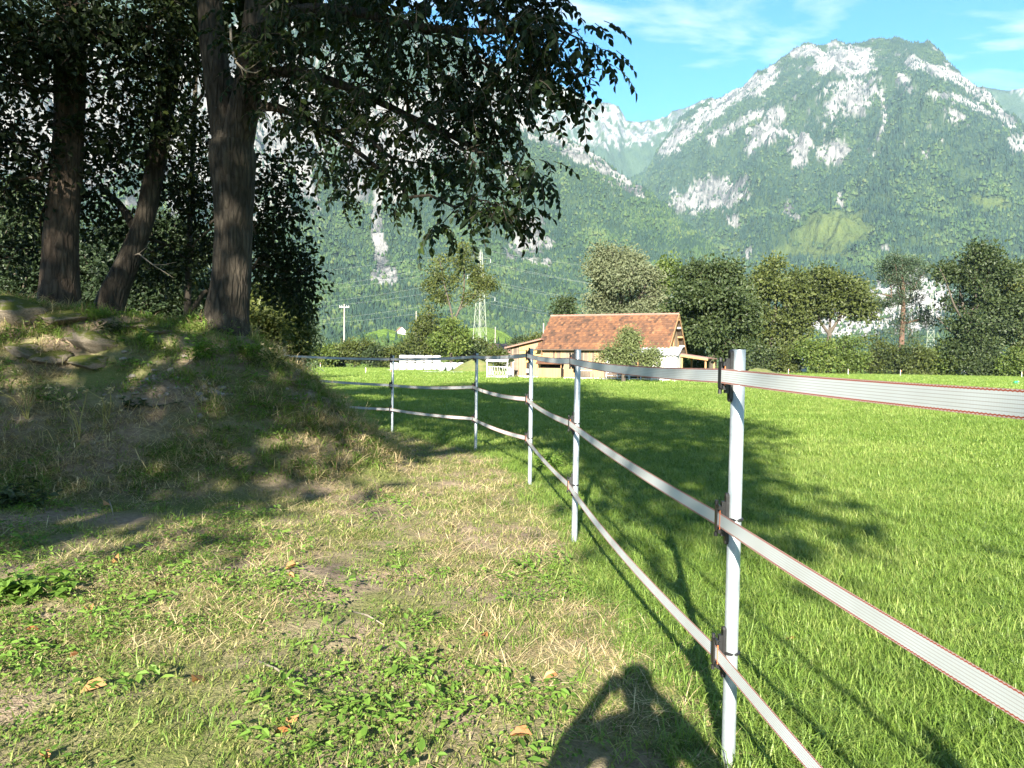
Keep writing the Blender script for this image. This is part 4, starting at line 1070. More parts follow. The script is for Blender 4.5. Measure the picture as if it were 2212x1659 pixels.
def scatter(name, protos, mat, P, yaw, tilt, scl, label):
    """one ground-cover object: instances of small tufts on points"""
    n = len(P); me = bpy.data.meshes.new(name); me.vertices.add(n); me.vertices.foreach_set('co', np.ascontiguousarray(P, np.float32).ravel())
    a = me.attributes.new('rot', 'FLOAT_VECTOR', 'POINT'); a.data.foreach_set('vector', np.column_stack([tilt[:, 0], tilt[:, 1], yaw]).astype(np.float32).ravel())
    a = me.attributes.new('scl', 'FLOAT', 'POINT'); a.data.foreach_set('value', scl.astype(np.float32))
    a = me.attributes.new('pick', 'INT', 'POINT'); a.data.foreach_set('value', RNG.integers(0, len(protos), n).astype(np.int32))
    o = stuff(obj(name, me)); me.materials.append(mat)
    ng = bpy.data.node_groups.new(name + '_nodes', 'GeometryNodeTree')
    ng.interface.new_socket('Geometry', in_out='INPUT', socket_type='NodeSocketGeometry'); ng.interface.new_socket('Geometry', in_out='OUTPUT', socket_type='NodeSocketGeometry')
    N, L = ng.nodes, ng.links
    gi, go = N.new('NodeGroupInput'), N.new('NodeGroupOutput')
    jn = N.new('GeometryNodeJoinGeometry'); ip = N.new('GeometryNodeInstanceOnPoints')
    for pm in protos:
        pm.materials.append(mat); po = bpy.data.objects.new(name + '_tuft', pm)
        oi = N.new('GeometryNodeObjectInfo'); oi.inputs['Object'].default_value = po; oi.inputs['As Instance'].default_value = True
        L.new(oi.outputs['Geometry'], jn.inputs[0])
    def na(nm, ty):
        q = N.new('GeometryNodeInputNamedAttribute'); q.data_type = ty; q.inputs['Name'].default_value = nm; return q.outputs['Attribute']
    L.new(gi.outputs[0], ip.inputs['Points']); L.new(jn.outputs[0], ip.inputs['Instance']); ip.inputs['Pick Instance'].default_value = True
    L.new(na('pick', 'INT'), ip.inputs['Instance Index']); L.new(na('rot', 'FLOAT_VECTOR'), ip.inputs['Rotation']); L.new(na('scl', 'FLOAT'), ip.inputs['Scale'])
    L.new(ip.outputs[0], go.inputs[0])
    md = o.modifiers.new('scatter', 'NODES'); md.node_group = ng
    o['label'] = label; o['category'] = 'grass'
    return o

def sample_ground(n, rmin, rmax, power, seed, az=46):
    """points spread over the ground before the camera, thinning with distance"""
    rng = np.random.default_rng(seed)
    r = np.linspace(rmin, rmax, 4000); c = np.cumsum(r * np.maximum(r, 4.0) ** -power); c /= c[-1]
    R_ = np.interp(rng.random(n), c, r); a = np.radians(rng.uniform(-az, az, n))
    x, y = R_ * np.sin(a), R_ * np.cos(a)
    return x, y, R_, rng

def groundcover():
    rng = np.random.default_rng(77)
    mid = [blades(rng, 32, 0.085, (0.045, 0.10), 0.0036, 0.45, 0.6) for _ in range(5)]
    long_ = [blades(rng, 22, 0.06, (0.08, 0.20), 0.0048, 0.5, 0.8, (0.5, 0.24)) for _ in range(4)]
    far = [blades(rng, 30, 0.16, (0.07, 0.14), 0.010, 0.4, 0.5) for _ in range(4)]
    short = [blades(rng, 24, 0.08, (0.018, 0.052), 0.0040, 0.8, 0.6, (0.5, 0.28)) for _ in range(5)]
    straw = [blades(rng, 16, 0.10, (0.06, 0.20), 0.0032, 0, 0.1, (0.5, 0.25), True) for _ in range(4)]
    clov = [leaflets(rng, 12, 0.10, 0.016, 0.013, (0.008, 0.05)) for _ in range(5)]
    weed = [leaflets(rng, 10, 0.08, 0.042, 0.020, (0.015, 0.075)) for _ in range(4)]
    def emit(name, protos, mat, x, y, s, rng, label, tl=0.12, dz=0.0):
        scatter(name, protos, mat, np.column_stack([x, y, ground_z(x, y) + dz]), rng.uniform(0, 6.28, len(x)), rng.normal(0, tl, (len(x), 2)), s, label)
    # meadow right of the fence
    x, y, r, g = sample_ground(70000, 1.6, 55, 1.3, 1)
    z = zones(x, y); near_f = np.abs(x - fence_x(y))
    k = (g.random(len(x)) > z * 0.95); x, y, r, near_f = x[k], y[k], r[k], near_f[k]
    edge = (near_f < 0.75 + 0.5 * fbm(x, y, 2, 4)) & (y < 20)
    isfar = r > 13
    a = ~edge & ~isfar
    emit('meadow_grass', mid, M_GRASS, x[a], y[a], g.uniform(0.6, 1.1, a.sum()) * (1 + 0.045 * r[a]), g, 'bright green meadow grass right of the fence')
    a = isfar
    emit('distant_meadow_grass', far, M_GRASS, x[a], y[a], g.uniform(0.7, 1.2, a.sum()) * (0.6 + 0.024 * r[a]), g, 'short green grass across the far meadow')
    x2, y2, r2, g2 = sample_ground(26000, 48, 165, 0.9, 19, 40)
    vfar = [blades(rng, 40, 0.9, (0.05, 0.11), 0.04, 0.45, 0.5) for _ in range(3)]
    emit('far_field_grass', vfar, M_GRASS, x2, y2, g2.uniform(0.8, 1.3, len(x2)), g2, 'sunlit grass at the far end of the meadow')
    a = edge & ~isfar
    emit('tall_grass', long_, M_GRASS, x[a], y[a], g.uniform(0.55, 1.05, a.sum()), g, 'longer uncut grass along the foot of the fence')
    # coarse tufts in the near meadow
    x, y, r, g = sample_ground(2000, 1.6, 9, 0.4, 9)
    k = (x > fence_x(y) + 0.1) & (fbm(x * 1.1, y * 1.1, 3, 61) > -0.05); x, y = x[k], y[k]
    emit('coarse_grass', long_, M_GRASS, x, y, g.uniform(0.55, 1.0, len(x)), g, 'coarse grass tufts in the near meadow')
    # grazed ground left of the fence
    x, y, r, g = sample_ground(56000, 1.6, 22, 1.0, 2, 50)
    k = (zones(x, y) > 0.3) & (ground_z(x, y) < 2.4); x, y, r = x[k], y[k], r[k]
    patch = fbm(x * 0.75, y * 0.75, 4, 33); dry = fbm(x * 0.55 + 9, y * 0.55, 3, 44); q = g.random(len(x))
    nearf = sstep(1.9, 0.2, fence_x(y) - x); bank = sstep(0.4, 1.0, ground_z(x, y))
    gr = (patch + 0.3 * nearf - 0.25 * bank > -0.14) & (q < 0.62)
    emit('grazed_grass', short, M_GRAZED, x[gr], y[gr], g.uniform(0.7, 1.3, gr.sum()) * (1 + 0.05 * r[gr]), g, 'short grazed grass left of the fence')
    st = (q > 0.62) & (q < 0.96) & (dry + 0.15 * bank > -0.14)
    emit('dry_grass', straw, M_STRAW, x[st], y[st], g.uniform(0.6, 1.2, st.sum()) * (1 + 0.03 * r[st]), g, 'dry cut grass lying on the grazed ground', 0.1)
    x, y, r, g = sample_ground(15000, 1.6, 9.5, 0.6, 3, 48)
    c = 0.9 * fbm(x * 1.1 + 3, y * 1.1 + 8, 4, 55) + 0.05 + 0.10 * sstep(0.2, -1.2, x) + 0.12 * sstep(-1.0, -2.4, x) - 0.30 * sstep(4.5, 7.0, y)
    k = (zones(x, y) > 0.6) & (c > 0.45 * g.random(len(x)) - 0.05) & (ground_z(x, y) < 0.9); x, y, r = x[k], y[k], r[k]
    w = g.random(len(x)) < 0.2
    emit('clover', clov, M_CLOVER, x[~w], y[~w], g.uniform(0.7, 1.3, (~w).sum()), g, 'low clover and ground ivy on the grazed ground')
    emit('broad_leaf_weeds', weed, M_CLOVER, x[w], y[w], g.uniform(0.6, 1.25, w.sum()), g, 'broad leaved weeds among the clover')
    # the bank itself: dry tussocks, grass and some fresh green
    g = np.random.default_rng(5); n = 26000
    x = g.uniform(-10.5, 0.2, n); y = g.uniform(5.6, 12.2, n); zz = ground_z(x, y)
    k = (zones(x, y) > 0.5) & (zz > 0.14); x, y, zz = x[k], y[k], zz[k]; q = g.random(len(x)); f1 = fbm(x * 0.8, y * 0.8, 3, 71); rub = np.exp(-(((x + 4.6) / 1.0) ** 2 + ((y - 8.9) / 0.8) ** 2))
    a = (q < 0.42) & (f1 > -0.2 + 0.6 * rub); emit('bank_dry_grass', straw + [blades(rng, 22, 0.09, (0.06, 0.16), 0.004, 0.7, 0.8, (0.5, 0.25)) for _ in range(3)], M_STRAW, x[a], y[a], g.uniform(1.0, 2.0, a.sum()), g, 'dry matted grass tussocks on the bank', 0.2)
    a = (q > 0.42) & (q < 0.82) & (f1 < 0.28 - 0.5 * rub); emit('bank_grass', short + long_, M_GRAZED, x[a], y[a], g.uniform(0.8, 1.6, a.sum()), g, 'green and yellow grass tufts on the bank', 0.2)
    a = (q > 0.82) & (f1 < 0.1); emit('bank_herbs', clov + weed, M_CLOVER, x[a], y[a], g.uniform(0.8, 1.6, a.sum()), g, 'low green herbs on the bank', 0.2)
groundcover()

# ------------------------------------------------------------ stones and plants on the bank
def hit(X, Y, dmin=2.0, dmax=40.0):
    d = ray(X, Y); s = np.linspace(dmin, dmax, 3000); P = np.array([0, 0, CAM_H]) + d[None] * s[:, None]
    below = P[:, 2] < ground_z(P[:, 0], P[:, 1])
    return P[int(np.argmax(below))] if below.any() else P[-1]

def mat_boulder():
    t = NT('mossy_boulder'); v = t.coord('Object')
    n = t.noise(v, 3.5, 6, 0.65); n2 = t.noise(v, 18, 5, 0.7)
    c = t.ramp(n2, [(0.3, (0.10, 0.085, 0.065)), (0.7, (0.24, 0.20, 0.15))])
    g = t.n('ShaderNodeNewGeometry'); sp = t.n('ShaderNodeSeparateXYZ'); t.l(g.outputs['Normal'], sp.inputs[0])
    mo = t.ramp(t.math('ADD', t.math('MULTIPLY', sp.outputs['Z'], 0.35), n), [(0.62, (0, 0, 0)), (0.78, (1, 1, 1))])
    c = t.mix(mo, c, (0.075, 0.085, 0.018))
    return t.done(t.principled(c, 0.95, t.bump(t.math('ADD', n2, t.math('MULTIPLY', n, 1.5)), 0.8, 0.03), 0, 0.1))
M_BOULDER = mat_boulder()
M_STONE = mat_plain('pale_stone', (0.24, 0.205, 0.17), 0.9, var=0.3, scale=14, bump=0.6)

def rock_mesh(name, seed, nu=40, nv=26, rough=0.3, freq=1.3):
    u = np.arange(nu) / nu * 2 * np.pi; v = np.linspace(0.02, np.pi - 0.02, nv)
    U, Vv = np.meshgrid(u, v); n = np.stack([np.sin(Vv) * np.cos(U), np.sin(Vv) * np.sin(U), np.cos(Vv)], -1)
    r = 1 + rough * fbm(n[..., 0] * freq + n[..., 2] * 0.7 + 3, n[..., 1] * freq - n[..., 2] * 0.9, 4, seed, 0.55) * 1.6
    P = (n * r[..., None])
    for q in range(9):        # flat broken faces
        a = np.array([_hash(np.array(q), np.array(k), seed) * 2 - 1 for k in range(3)]).ravel(); a /= np.linalg.norm(a); d = P @ a; c = 0.62 + 0.2 * float(_hash(np.array(q), np.array(7), seed)); P = P - np.maximum(d - c, 0)[..., None] * a * 0.85
    P = P * (1 + 0.05 * fbm(P[..., 0] * 5, P[..., 1] * 5 + P[..., 2] * 4, 3, seed + 3))[..., None]
    P = P.reshape(-1, 3); i = np.arange(nv - 1)[:, None] * nu; j = np.arange(nu)[None]
    Fq = np.stack([i + j, i + nu + j, i + nu + (j + 1) % nu, i + (j + 1) % nu], -1).reshape(-1, 4)
    V = np.concatenate([P, [[0, 0, P[:nu, 2].mean()], [0, 0, P[-nu:, 2].mean()]]]); a, b = len(P), len(P) + 1; k = np.arange(nu)
    T3 = np.concatenate([np.stack([np.full(nu, a), k, (k + 1) % nu], -1), np.stack([np.full(nu, b), (nv - 1) * nu + (k + 1) % nu, (nv - 1) * nu + k], -1)])
    return mesh_np(name, V, [Fq, T3], None, True)

def boulders():
    for i, (X, Y, wx, wy, wz, rz, label) in enumerate([
            (205, 745, 0.44, 0.34, 0.30, 0.2, 'large rounded mossy boulder in the middle of the bank'), (135, 690, 0.46, 0.36, 0.24, -0.2, 'flat mossy boulder below the reddish trunk'),
            (205, 785, 0.42, 0.30, 0.20, 0.35, 'low mossy boulder in front of the rounded one'), (40, 680, 0.62, 0.5, 0.42, 0.1, 'big dark boulder at the left picture edge'),
            (110, 775, 0.34, 0.28, 0.20, 0.7, 'grey boulder left of the low mossy one'), (300, 705, 0.34, 0.22, 0.13, -0.1, 'long pale stone slab beside the leaning trunk'),
            (345, 715, 0.26, 0.2, 0.12, 0.3, 'small pale slab left of the forked trunk'), (60, 760, 0.3, 0.26, 0.22, 0.5, 'shaded boulder low on the left of the bank'), (640, 830, 0.2, 0.16, 0.1, 0.2, 'earthy stone on the right slope of the bank')]):
        p = hit(X, Y); o = obj('boulder', rock_mesh('boulder', 900 + i * 7), M_BOULDER); o.location = (p[0], p[1], p[2] + wz * 0.02); o.scale = (wx * 0.72, wy * 0.72, wz * 0.5); o.rotation_euler = (random.uniform(-.15, .15), random.uniform(-.15, .15), rz)
        tag(o, label, 'boulder', 'mossy boulders on the bank')
    ms = [rock_mesh('stone', 950 + k, 12, 8, 0.35) for k in range(5)]
    for m_ in ms: m_.materials.append(M_STONE)
    rng = np.random.default_rng(31)
    for i in range(90):
        if i < 52: X, Y = rng.normal(330, 60), rng.normal(815, 36)
        elif i < 72: X, Y = rng.normal(450, 24), rng.normal(848, 12)
        else: X, Y = rng.uniform(100, 700), rng.uniform(760, 900)
        p = hit(X, Y); s = rng.uniform(0.012, 0.04) * (1.35 if 52 <= i < 72 else 1)
        o = obj('stone', ms[i % 5]); o.location = (p[0], p[1], p[2] + s * 0.15); o.scale = (s * rng.uniform(.8, 1.5), s * rng.uniform(.8, 1.3), s * rng.uniform(.5, .9)); o.rotation_euler = (0, 0, rng.uniform(0, 6))
        tag(o, 'small pale stone lying among the rubble on the bank', 'stone', 'loose rubble stones on the bank')
boulders()

M_STEM = mat_leaf('yellowing_stem', (0.13, 0.13, 0.035), (0.22, 0.20, 0.06), (0.34, 0.27, 0.10), 0.15)
M_BROWN_LEAF = mat_leaf('fallen_brown_leaf', (0.16, 0.07, 0.025), (0.26, 0.12, 0.045), (0.36, 0.20, 0.09), 0.2)

def weed_stalks(label, X, Y, stems, seed, heads=True):
    """dry flower stalks: curved stems with side shoots and small withered heads"""
    rng = np.random.default_rng(seed); p = hit(X, Y)
    t = thing('dry_weed', label, 'weed', p, 0, 'withered flower stalks on the bank'); m = MB(); lv = []
    for dx, dz, bend in stems:
        pts = [np.array([0, 0, -0.03]), np.array([dx * 0.25, rng.normal(0, .02), dz * 0.4]), np.array([dx * 0.6, rng.normal(0, .03), dz * 0.75]), np.array([dx + bend, rng.normal(0, .04), dz])]
        m.tube(pts, [0.007, 0.006, 0.004, 0.002], 5); lv.append(pts[-1])
        for k in range(2):
            a = pts[1 + k]; b = a + np.array([rng.normal(0, .10), rng.normal(0, .08), rng.uniform(0.06, 0.16)]); m.tube([a, (a + b) / 2 + np.array([0.01, 0, -0.01]), b], [0.004, 0.003, 0.0015], 4); lv.append(b)
    V = m.build('stem', M_STEM, t); n = len(V.data.vertices); a = V.data.attributes.new('tint', 'FLOAT', 'POINT'); a.data.foreach_set('value', np.full(n, rng.uniform(0.3, 0.8), np.float32))
    if heads:
        L = leaf_shape(0.035, 0.014, 0.3); P, R = [], []
        for q in lv:
            for k in range(7): P.append(q); R.append(rot_from(rng.normal(size=3) + np.array([0, 0, 0.5]), rng.normal(size=3)))
        v, f, tt = stamp_leaves(L[0], L[1], np.array(P), np.array(R), rng.uniform(0.6, 1.3, len(P)), rng.uniform(0.3, 0.9, len(P)))
        obj('seed_heads', mesh_np('seed_heads', v, f, {'tint': tt}), M_STRAW, t)['kind'] = 'stuff'
weed_stalks('withered weed with three bare stalks at the far left', 60, 905, [(-0.14, 0.52, -0.06), (0.02, 0.42, 0.05), (-0.26, 0.3, -0.05), (0.12, 0.35, 0.1)], 1)
weed_stalks('tall branching dry weed left of the rubble', 172, 950, [(-0.2, 0.5, -0.12), (0.06, 0.52, 0.03), (-0.05, 0.34, -0.1)], 2)
weed_stalks('leaning dry weed with fine feathery top', 222, 930, [(0.06, 0.46, 0.03), (0.14, 0.42, -0.05), (0.0, 0.3, 0.08)], 3)
weed_stalks('short dry weed with pale seed head', 140, 900, [(-0.04, 0.26, -0.08), (-0.02, 0.2, 0.05)], 4)
weed_stalks('yellow dry stalks at the top of the bank slope', 590, 800, [(-0.05, 0.26, -0.04), (0.03, 0.30, 0.05), (0.1, 0.24, 0.06), (-0.1, 0.2, -0.06)], 5)
weed_stalks('brownish dry stalks at the bank edge above the meadow', 628, 818, [(0.05, 0.24, 0.06), (0.0, 0.2, -0.04), (0.1, 0.18, 0.08)], 6)

def leafy_plant(label, X, Y, w, h, n, seed, mat=M_CLOVER, L=0.06, W=0.035, name='nettle_plant', cat='plant', grp='green plants on the bank'):
    rng = np.random.default_rng(seed); p = hit(X, Y); t = thing(name, label, cat, p, 0, grp); m = MB(); P, R, S = [], [], []
    for k in range(n):
        b = np.array([rng.normal(0, w * 0.3), rng.normal(0, w * 0.3), -0.02]); top = b + np.array([rng.normal(0, w * 0.35), rng.normal(0, w * 0.35), h * rng.uniform(0.5, 1.0)])
        m.tube([b, (b + top) / 2 + rng.normal(0, 0.01, 3), top], [0.004, 0.003, 0.002], 4)
        for u in np.linspace(0.25, 1.0, 6):
            for s in (-1, 1):
                a = rng.uniform(0, 6.28); P.append(b + (top - b) * u); R.append(rot_from((math.cos(a), math.sin(a), rng.uniform(-0.3, 0.5)), (0, 0, 1), rng.normal(0, .3))); S.append(rng.uniform(0.6, 1.2))
    lv, lf = leaf_shape(L, W, 0.25); v, f, tt = stamp_leaves(lv, lf, np.array(P), np.array(R), np.array(S), np.clip(rng.normal(0.55, 0.2, len(P)), 0, 1))
    st = m.build('stem', mat, t); obj('foliage', mesh_np('foliage', v, f, {'tint': tt}), mat, t)['kind'] = 'stuff'
leafy_plant('bushy green nettles in front of the forked trunk', 432, 775, 0.34, 0.32, 20, 11)
leafy_plant('green nettles at the right foot of the forked trunk', 520, 770, 0.28, 0.24, 12, 12)
leafy_plant('small pale green plant below the slab', 310, 745, 0.2, 0.2, 9, 13)
leafy_plant('broad leaved green clump at the left picture edge', 40, 1290, 0.28, 0.16, 22, 14, M_CLOVER, 0.075, 0.05)
leafy_plant('green weeds by the third fence post', 1190, 1010, 0.35, 0.26, 16, 15, M_CLOVER, 0.07, 0.03)
leafy_plant('yellow-green weed on the flat boulder', 95, 720, 0.26, 0.26, 10, 16, M_LEAF_FRESH, 0.06, 0.02)
leafy_plant('dark nettles between boulder and leaning trunk', 240, 720, 0.3, 0.22, 12, 17, M_LEAF_DARK)
leafy_plant('scruffy plants on the crest right of the forked trunk', 575, 790, 0.4, 0.22, 16, 18, M_LEAF_OLIVE, 0.06, 0.02)
leafy_plant('low green plants below the rubble', 300, 880, 0.4, 0.14, 14, 19, M_LEAF_DARK)
leafy_plant('dark leafy clump at the left edge of the shade', 30, 1090, 0.4, 0.2, 22, 20, M_LEAF_DARK, 0.08, 0.045)

def litter():
    rng = np.random.default_rng(66); lv, lf = leaf_shape(0.085, 0.05, 0.25, 0.35)
    lm = [mesh_np('fallen_leaf', lv * np.array([1, 1, s]), lf, {'tint': np.full(6, tq)}) for s, tq in ((1, .3), (-1.2, .6), (1.4, .8))]
    for m_ in lm: m_.materials.append(M_BROWN_LEAF)
    spots = [(55, 1370), (440, 1470), (85, 1640), (1150, 1600), (240, 1095), (620, 1250), (1700, 1390), (980, 1140)] + [(rng.uniform(60, 1300), rng.uniform(1080, 1640)) for _ in range(10)]
    for i, (X, Y) in enumerate(spots):
        p = hit(X, Y); o = obj('fallen_leaf', lm[i % 3]); o.location = (p[0], p[1], p[2] + 0.022); s = rng.uniform(0.6, 1.2); o.scale = (s, s, s); o.rotation_euler = (rng.normal(0, .25), rng.normal(0, .25), rng.uniform(0, 6))
        tag(o, 'curled brown leaf fallen on the grazed ground', 'leaf', 'fallen brown leaves')
    for i, (X0, Y0, X1, Y1, r, lab) in enumerate([(440, 770, 390, 800, 0.009, 'thin bare stick lying below the nettles'), (760, 1330, 830, 1360, 0.006, 'short pale twig in the grazed grass'), (235, 1085, 245, 1120, 0.006, 'short twig near the shade on the left'), (560, 1440, 640, 1490, 0.006, 'pale dry stalk on the bare patch')]):
        a, b = hit(X0, Y0), hit(X1, Y1); m = MB(); c = (a + b) / 2 + np.array([0, 0, 0.04])
        m.tube([a + np.array([0, 0, .025]), c, b + np.array([0, 0, .025])], [r, r * .9, r * .5], 6); tag(m.build('twig', M_BARK_PALE, None, True), lab, 'twig')
    # thin dead branch of the leaning tree
    m = MB(); o_ = np.array(LEAN.location); g = lambda X, Y, d: at(X, Y, d) - o_
    m.tube([g(282, 555, 11.4), g(300, 548, 11.2), g(330, 572, 11.0), g(375, 600, 10.9)], [0.014, 0.012, 0.008, 0.003], 6); m.tube([g(300, 548, 11.2), g(316, 535, 11.1), g(322, 522, 11.1)], [0.008, 0.006, 0.003], 5); m.tube([g(330, 572, 11.0), g(352, 572, 11.0), g(382, 566, 11.0)], [0.006, 0.005, 0.002], 5)
    m.build('dead_branch', M_BARK_PALE, LEAN, True)
litter()

# ------------------------------------------------------------ barn
def mat_boards(name, stops, rough=0.9):
    t = NT(name); v = t.coord('Object', (1, 1, 0.12)); n = t.noise(v, 9, 5, 0.7); n2 = t.noise(t.coord('Object'), 0.6, 3)
    f = t.math('ADD', t.attr('tint'), t.math('MULTIPLY', t.math('SUBTRACT', n, 0.5), 0.5)); f = t.math('ADD', f, t.math('MULTIPLY', t.math('SUBTRACT', n2, 0.5), 1.2))
    return t.done(t.principled(t.ramp(f, stops), rough, t.bump(n, 0.4, 0.01), 0, 0.1))
M_BOARD = mat_boards('weathered_barn_boards', [(0.0, (0.075, 0.060, 0.048)), (0.35, (0.165, 0.132, 0.10)), (0.6, (0.235, 0.165, 0.095)), (1.0, (0.32, 0.19, 0.08))])
M_PLY = mat_boards('new_yellow_timber', [(0.0, (0.38, 0.225, 0.085)), (1.0, (0.46, 0.28, 0.11))])
M_TILE = mat_boards('clay_roof_tiles', [(0.0, (0.035, 0.024, 0.019)), (0.35, (0.078, 0.043, 0.029)), (0.65, (0.128, 0.062, 0.034)), (1.0, (0.185, 0.095, 0.050))])
M_TIMBER = mat_plain('orange_timber', (0.26, 0.15, 0.07), 0.85)
M_DARKT = mat_plain('dark_timber', (0.075, 0.055, 0.04), 0.9)
M_WHITEW = mat_plain('whitewash', (0.40, 0.395, 0.375), 0.9, var=0.12, scale=2)
M_TIN = mat_plain('corrugated_tin', (0.27, 0.275, 0.28), 0.5, 0.25, 0.25, 1.2)
M_DARK = mat_plain('painted_interior_shade', (0.015, 0.013, 0.012), 0.95)  # near-black colour stands in for the shade inside openings
M_GLASS = mat_plain('dusty_glass', (0.10, 0.115, 0.12), 0.12, 0, 0.1, spec=0.6)
M_BROWNROOF = mat_plain('brown_sheet_roof', (0.20, 0.11, 0.085), 0.7, var=0.25, scale=1.0)
M_PAINT = mat_plain('white_paint', (0.50, 0.505, 0.50), 0.5, var=0.06)

class TB:
    """boxes and slabs with a tint per piece"""
    def __init__(s): s.m = MB(); s.t = []
    def box(s, lo, hi, tint): s.m.box(lo, hi); s.t += [tint] * 8
    def quadslab(s, a, b, c, d, th, tint):
        a, b, c, d = [np.array(q, float) for q in (a, b, c, d)]; n = np.cross(b - a, d - a); n = n / np.linalg.norm(n) * th
        s.m.add([a, b, c, d, a + n, b + n, c + n, d + n], [(0, 3, 2, 1), (4, 5, 6, 7), (0, 1, 5, 4), (1, 2, 6, 5), (2, 3, 7, 6), (3, 0, 4, 7)]); s.t += [tint] * 8
    def build(s, name, mat, parent):
        o = s.m.build(name, mat, parent); a = o.data.attributes.new('tint', 'FLOAT', 'POINT'); a.data.foreach_set('value', np.array(s.t, np.float32)); return o

def boards_x(tb, x0, x1, y, z0, ztop, rng, tint=(0.5, 0.2), th=0.03, wr=(0.14, 0.24), shift=None):
    x = x0
    while x < x1 - 0.02:
        w = min(rng.uniform(*wr), x1 - x); zt = ztop(x + w / 2) if callable(ztop) else ztop
        tb.box((x + 0.006, y - th * rng.uniform(0.7, 1.3), z0 + rng.uniform(0, 0.05)), (x + w - 0.006, y, zt), float(np.clip(rng.normal(*tint), 0, 1))); x += w
def boards_y(tb, x, y0, y1, z0, ztop, rng, tint=(0.5, 0.2), th=0.03, wr=(0.16, 0.24)):
    y = y0
    while y < y1 - 0.02:
        w = min(rng.uniform(*wr), y1 - y); zt = ztop(y + w / 2) if callable(ztop) else ztop
        if zt > z0 + 0.05: tb.box((x, y + 0.006, z0), (x + th, y + w - 0.006, zt), float(np.clip(rng.normal(*tint), 0, 1)))
        y += w

def tiles(tb, e0, e1, r0, r1, rng, course=0.30, wid=0.235):
    """courses of tiles from the eave edge e0-e1 up to the ridge r0-r1"""
    e0, e1, r0, r1 = [np.array(q, float) for q in (e0, e1, r0, r1)]
    up = r0 - e0; L = np.linalg.norm(up); up /= L; al = e1 - e0; W = np.linalg.norm(al); al /= W; n = np.cross(al, up); n *= np.sign(n[2])
    nc = int(L / course); c = L / nc; nt = int(W / wid); w = W / nt
    for i in range(nc):
        band = rng.normal(0, 0.05)
        for j in range(nt):
            o = e0 + up * (i * c) + al * (j * w + (0.5 * w if i % 2 else 0) * (1 if j < nt - 1 else 0)); lift = 0.028 + rng.normal(0, 0.004)
            a = o + n * lift; b = o + al * (w - 0.012) + n * lift; cc = b + up * c * 1.12 - n * 0.022; d = a + up * c * 1.12 - n * 0.022
            tb.quadslab(a, b, cc, d, 0.014, float(np.clip(0.5 + band + rng.normal(0, 0.15), 0, 1)))

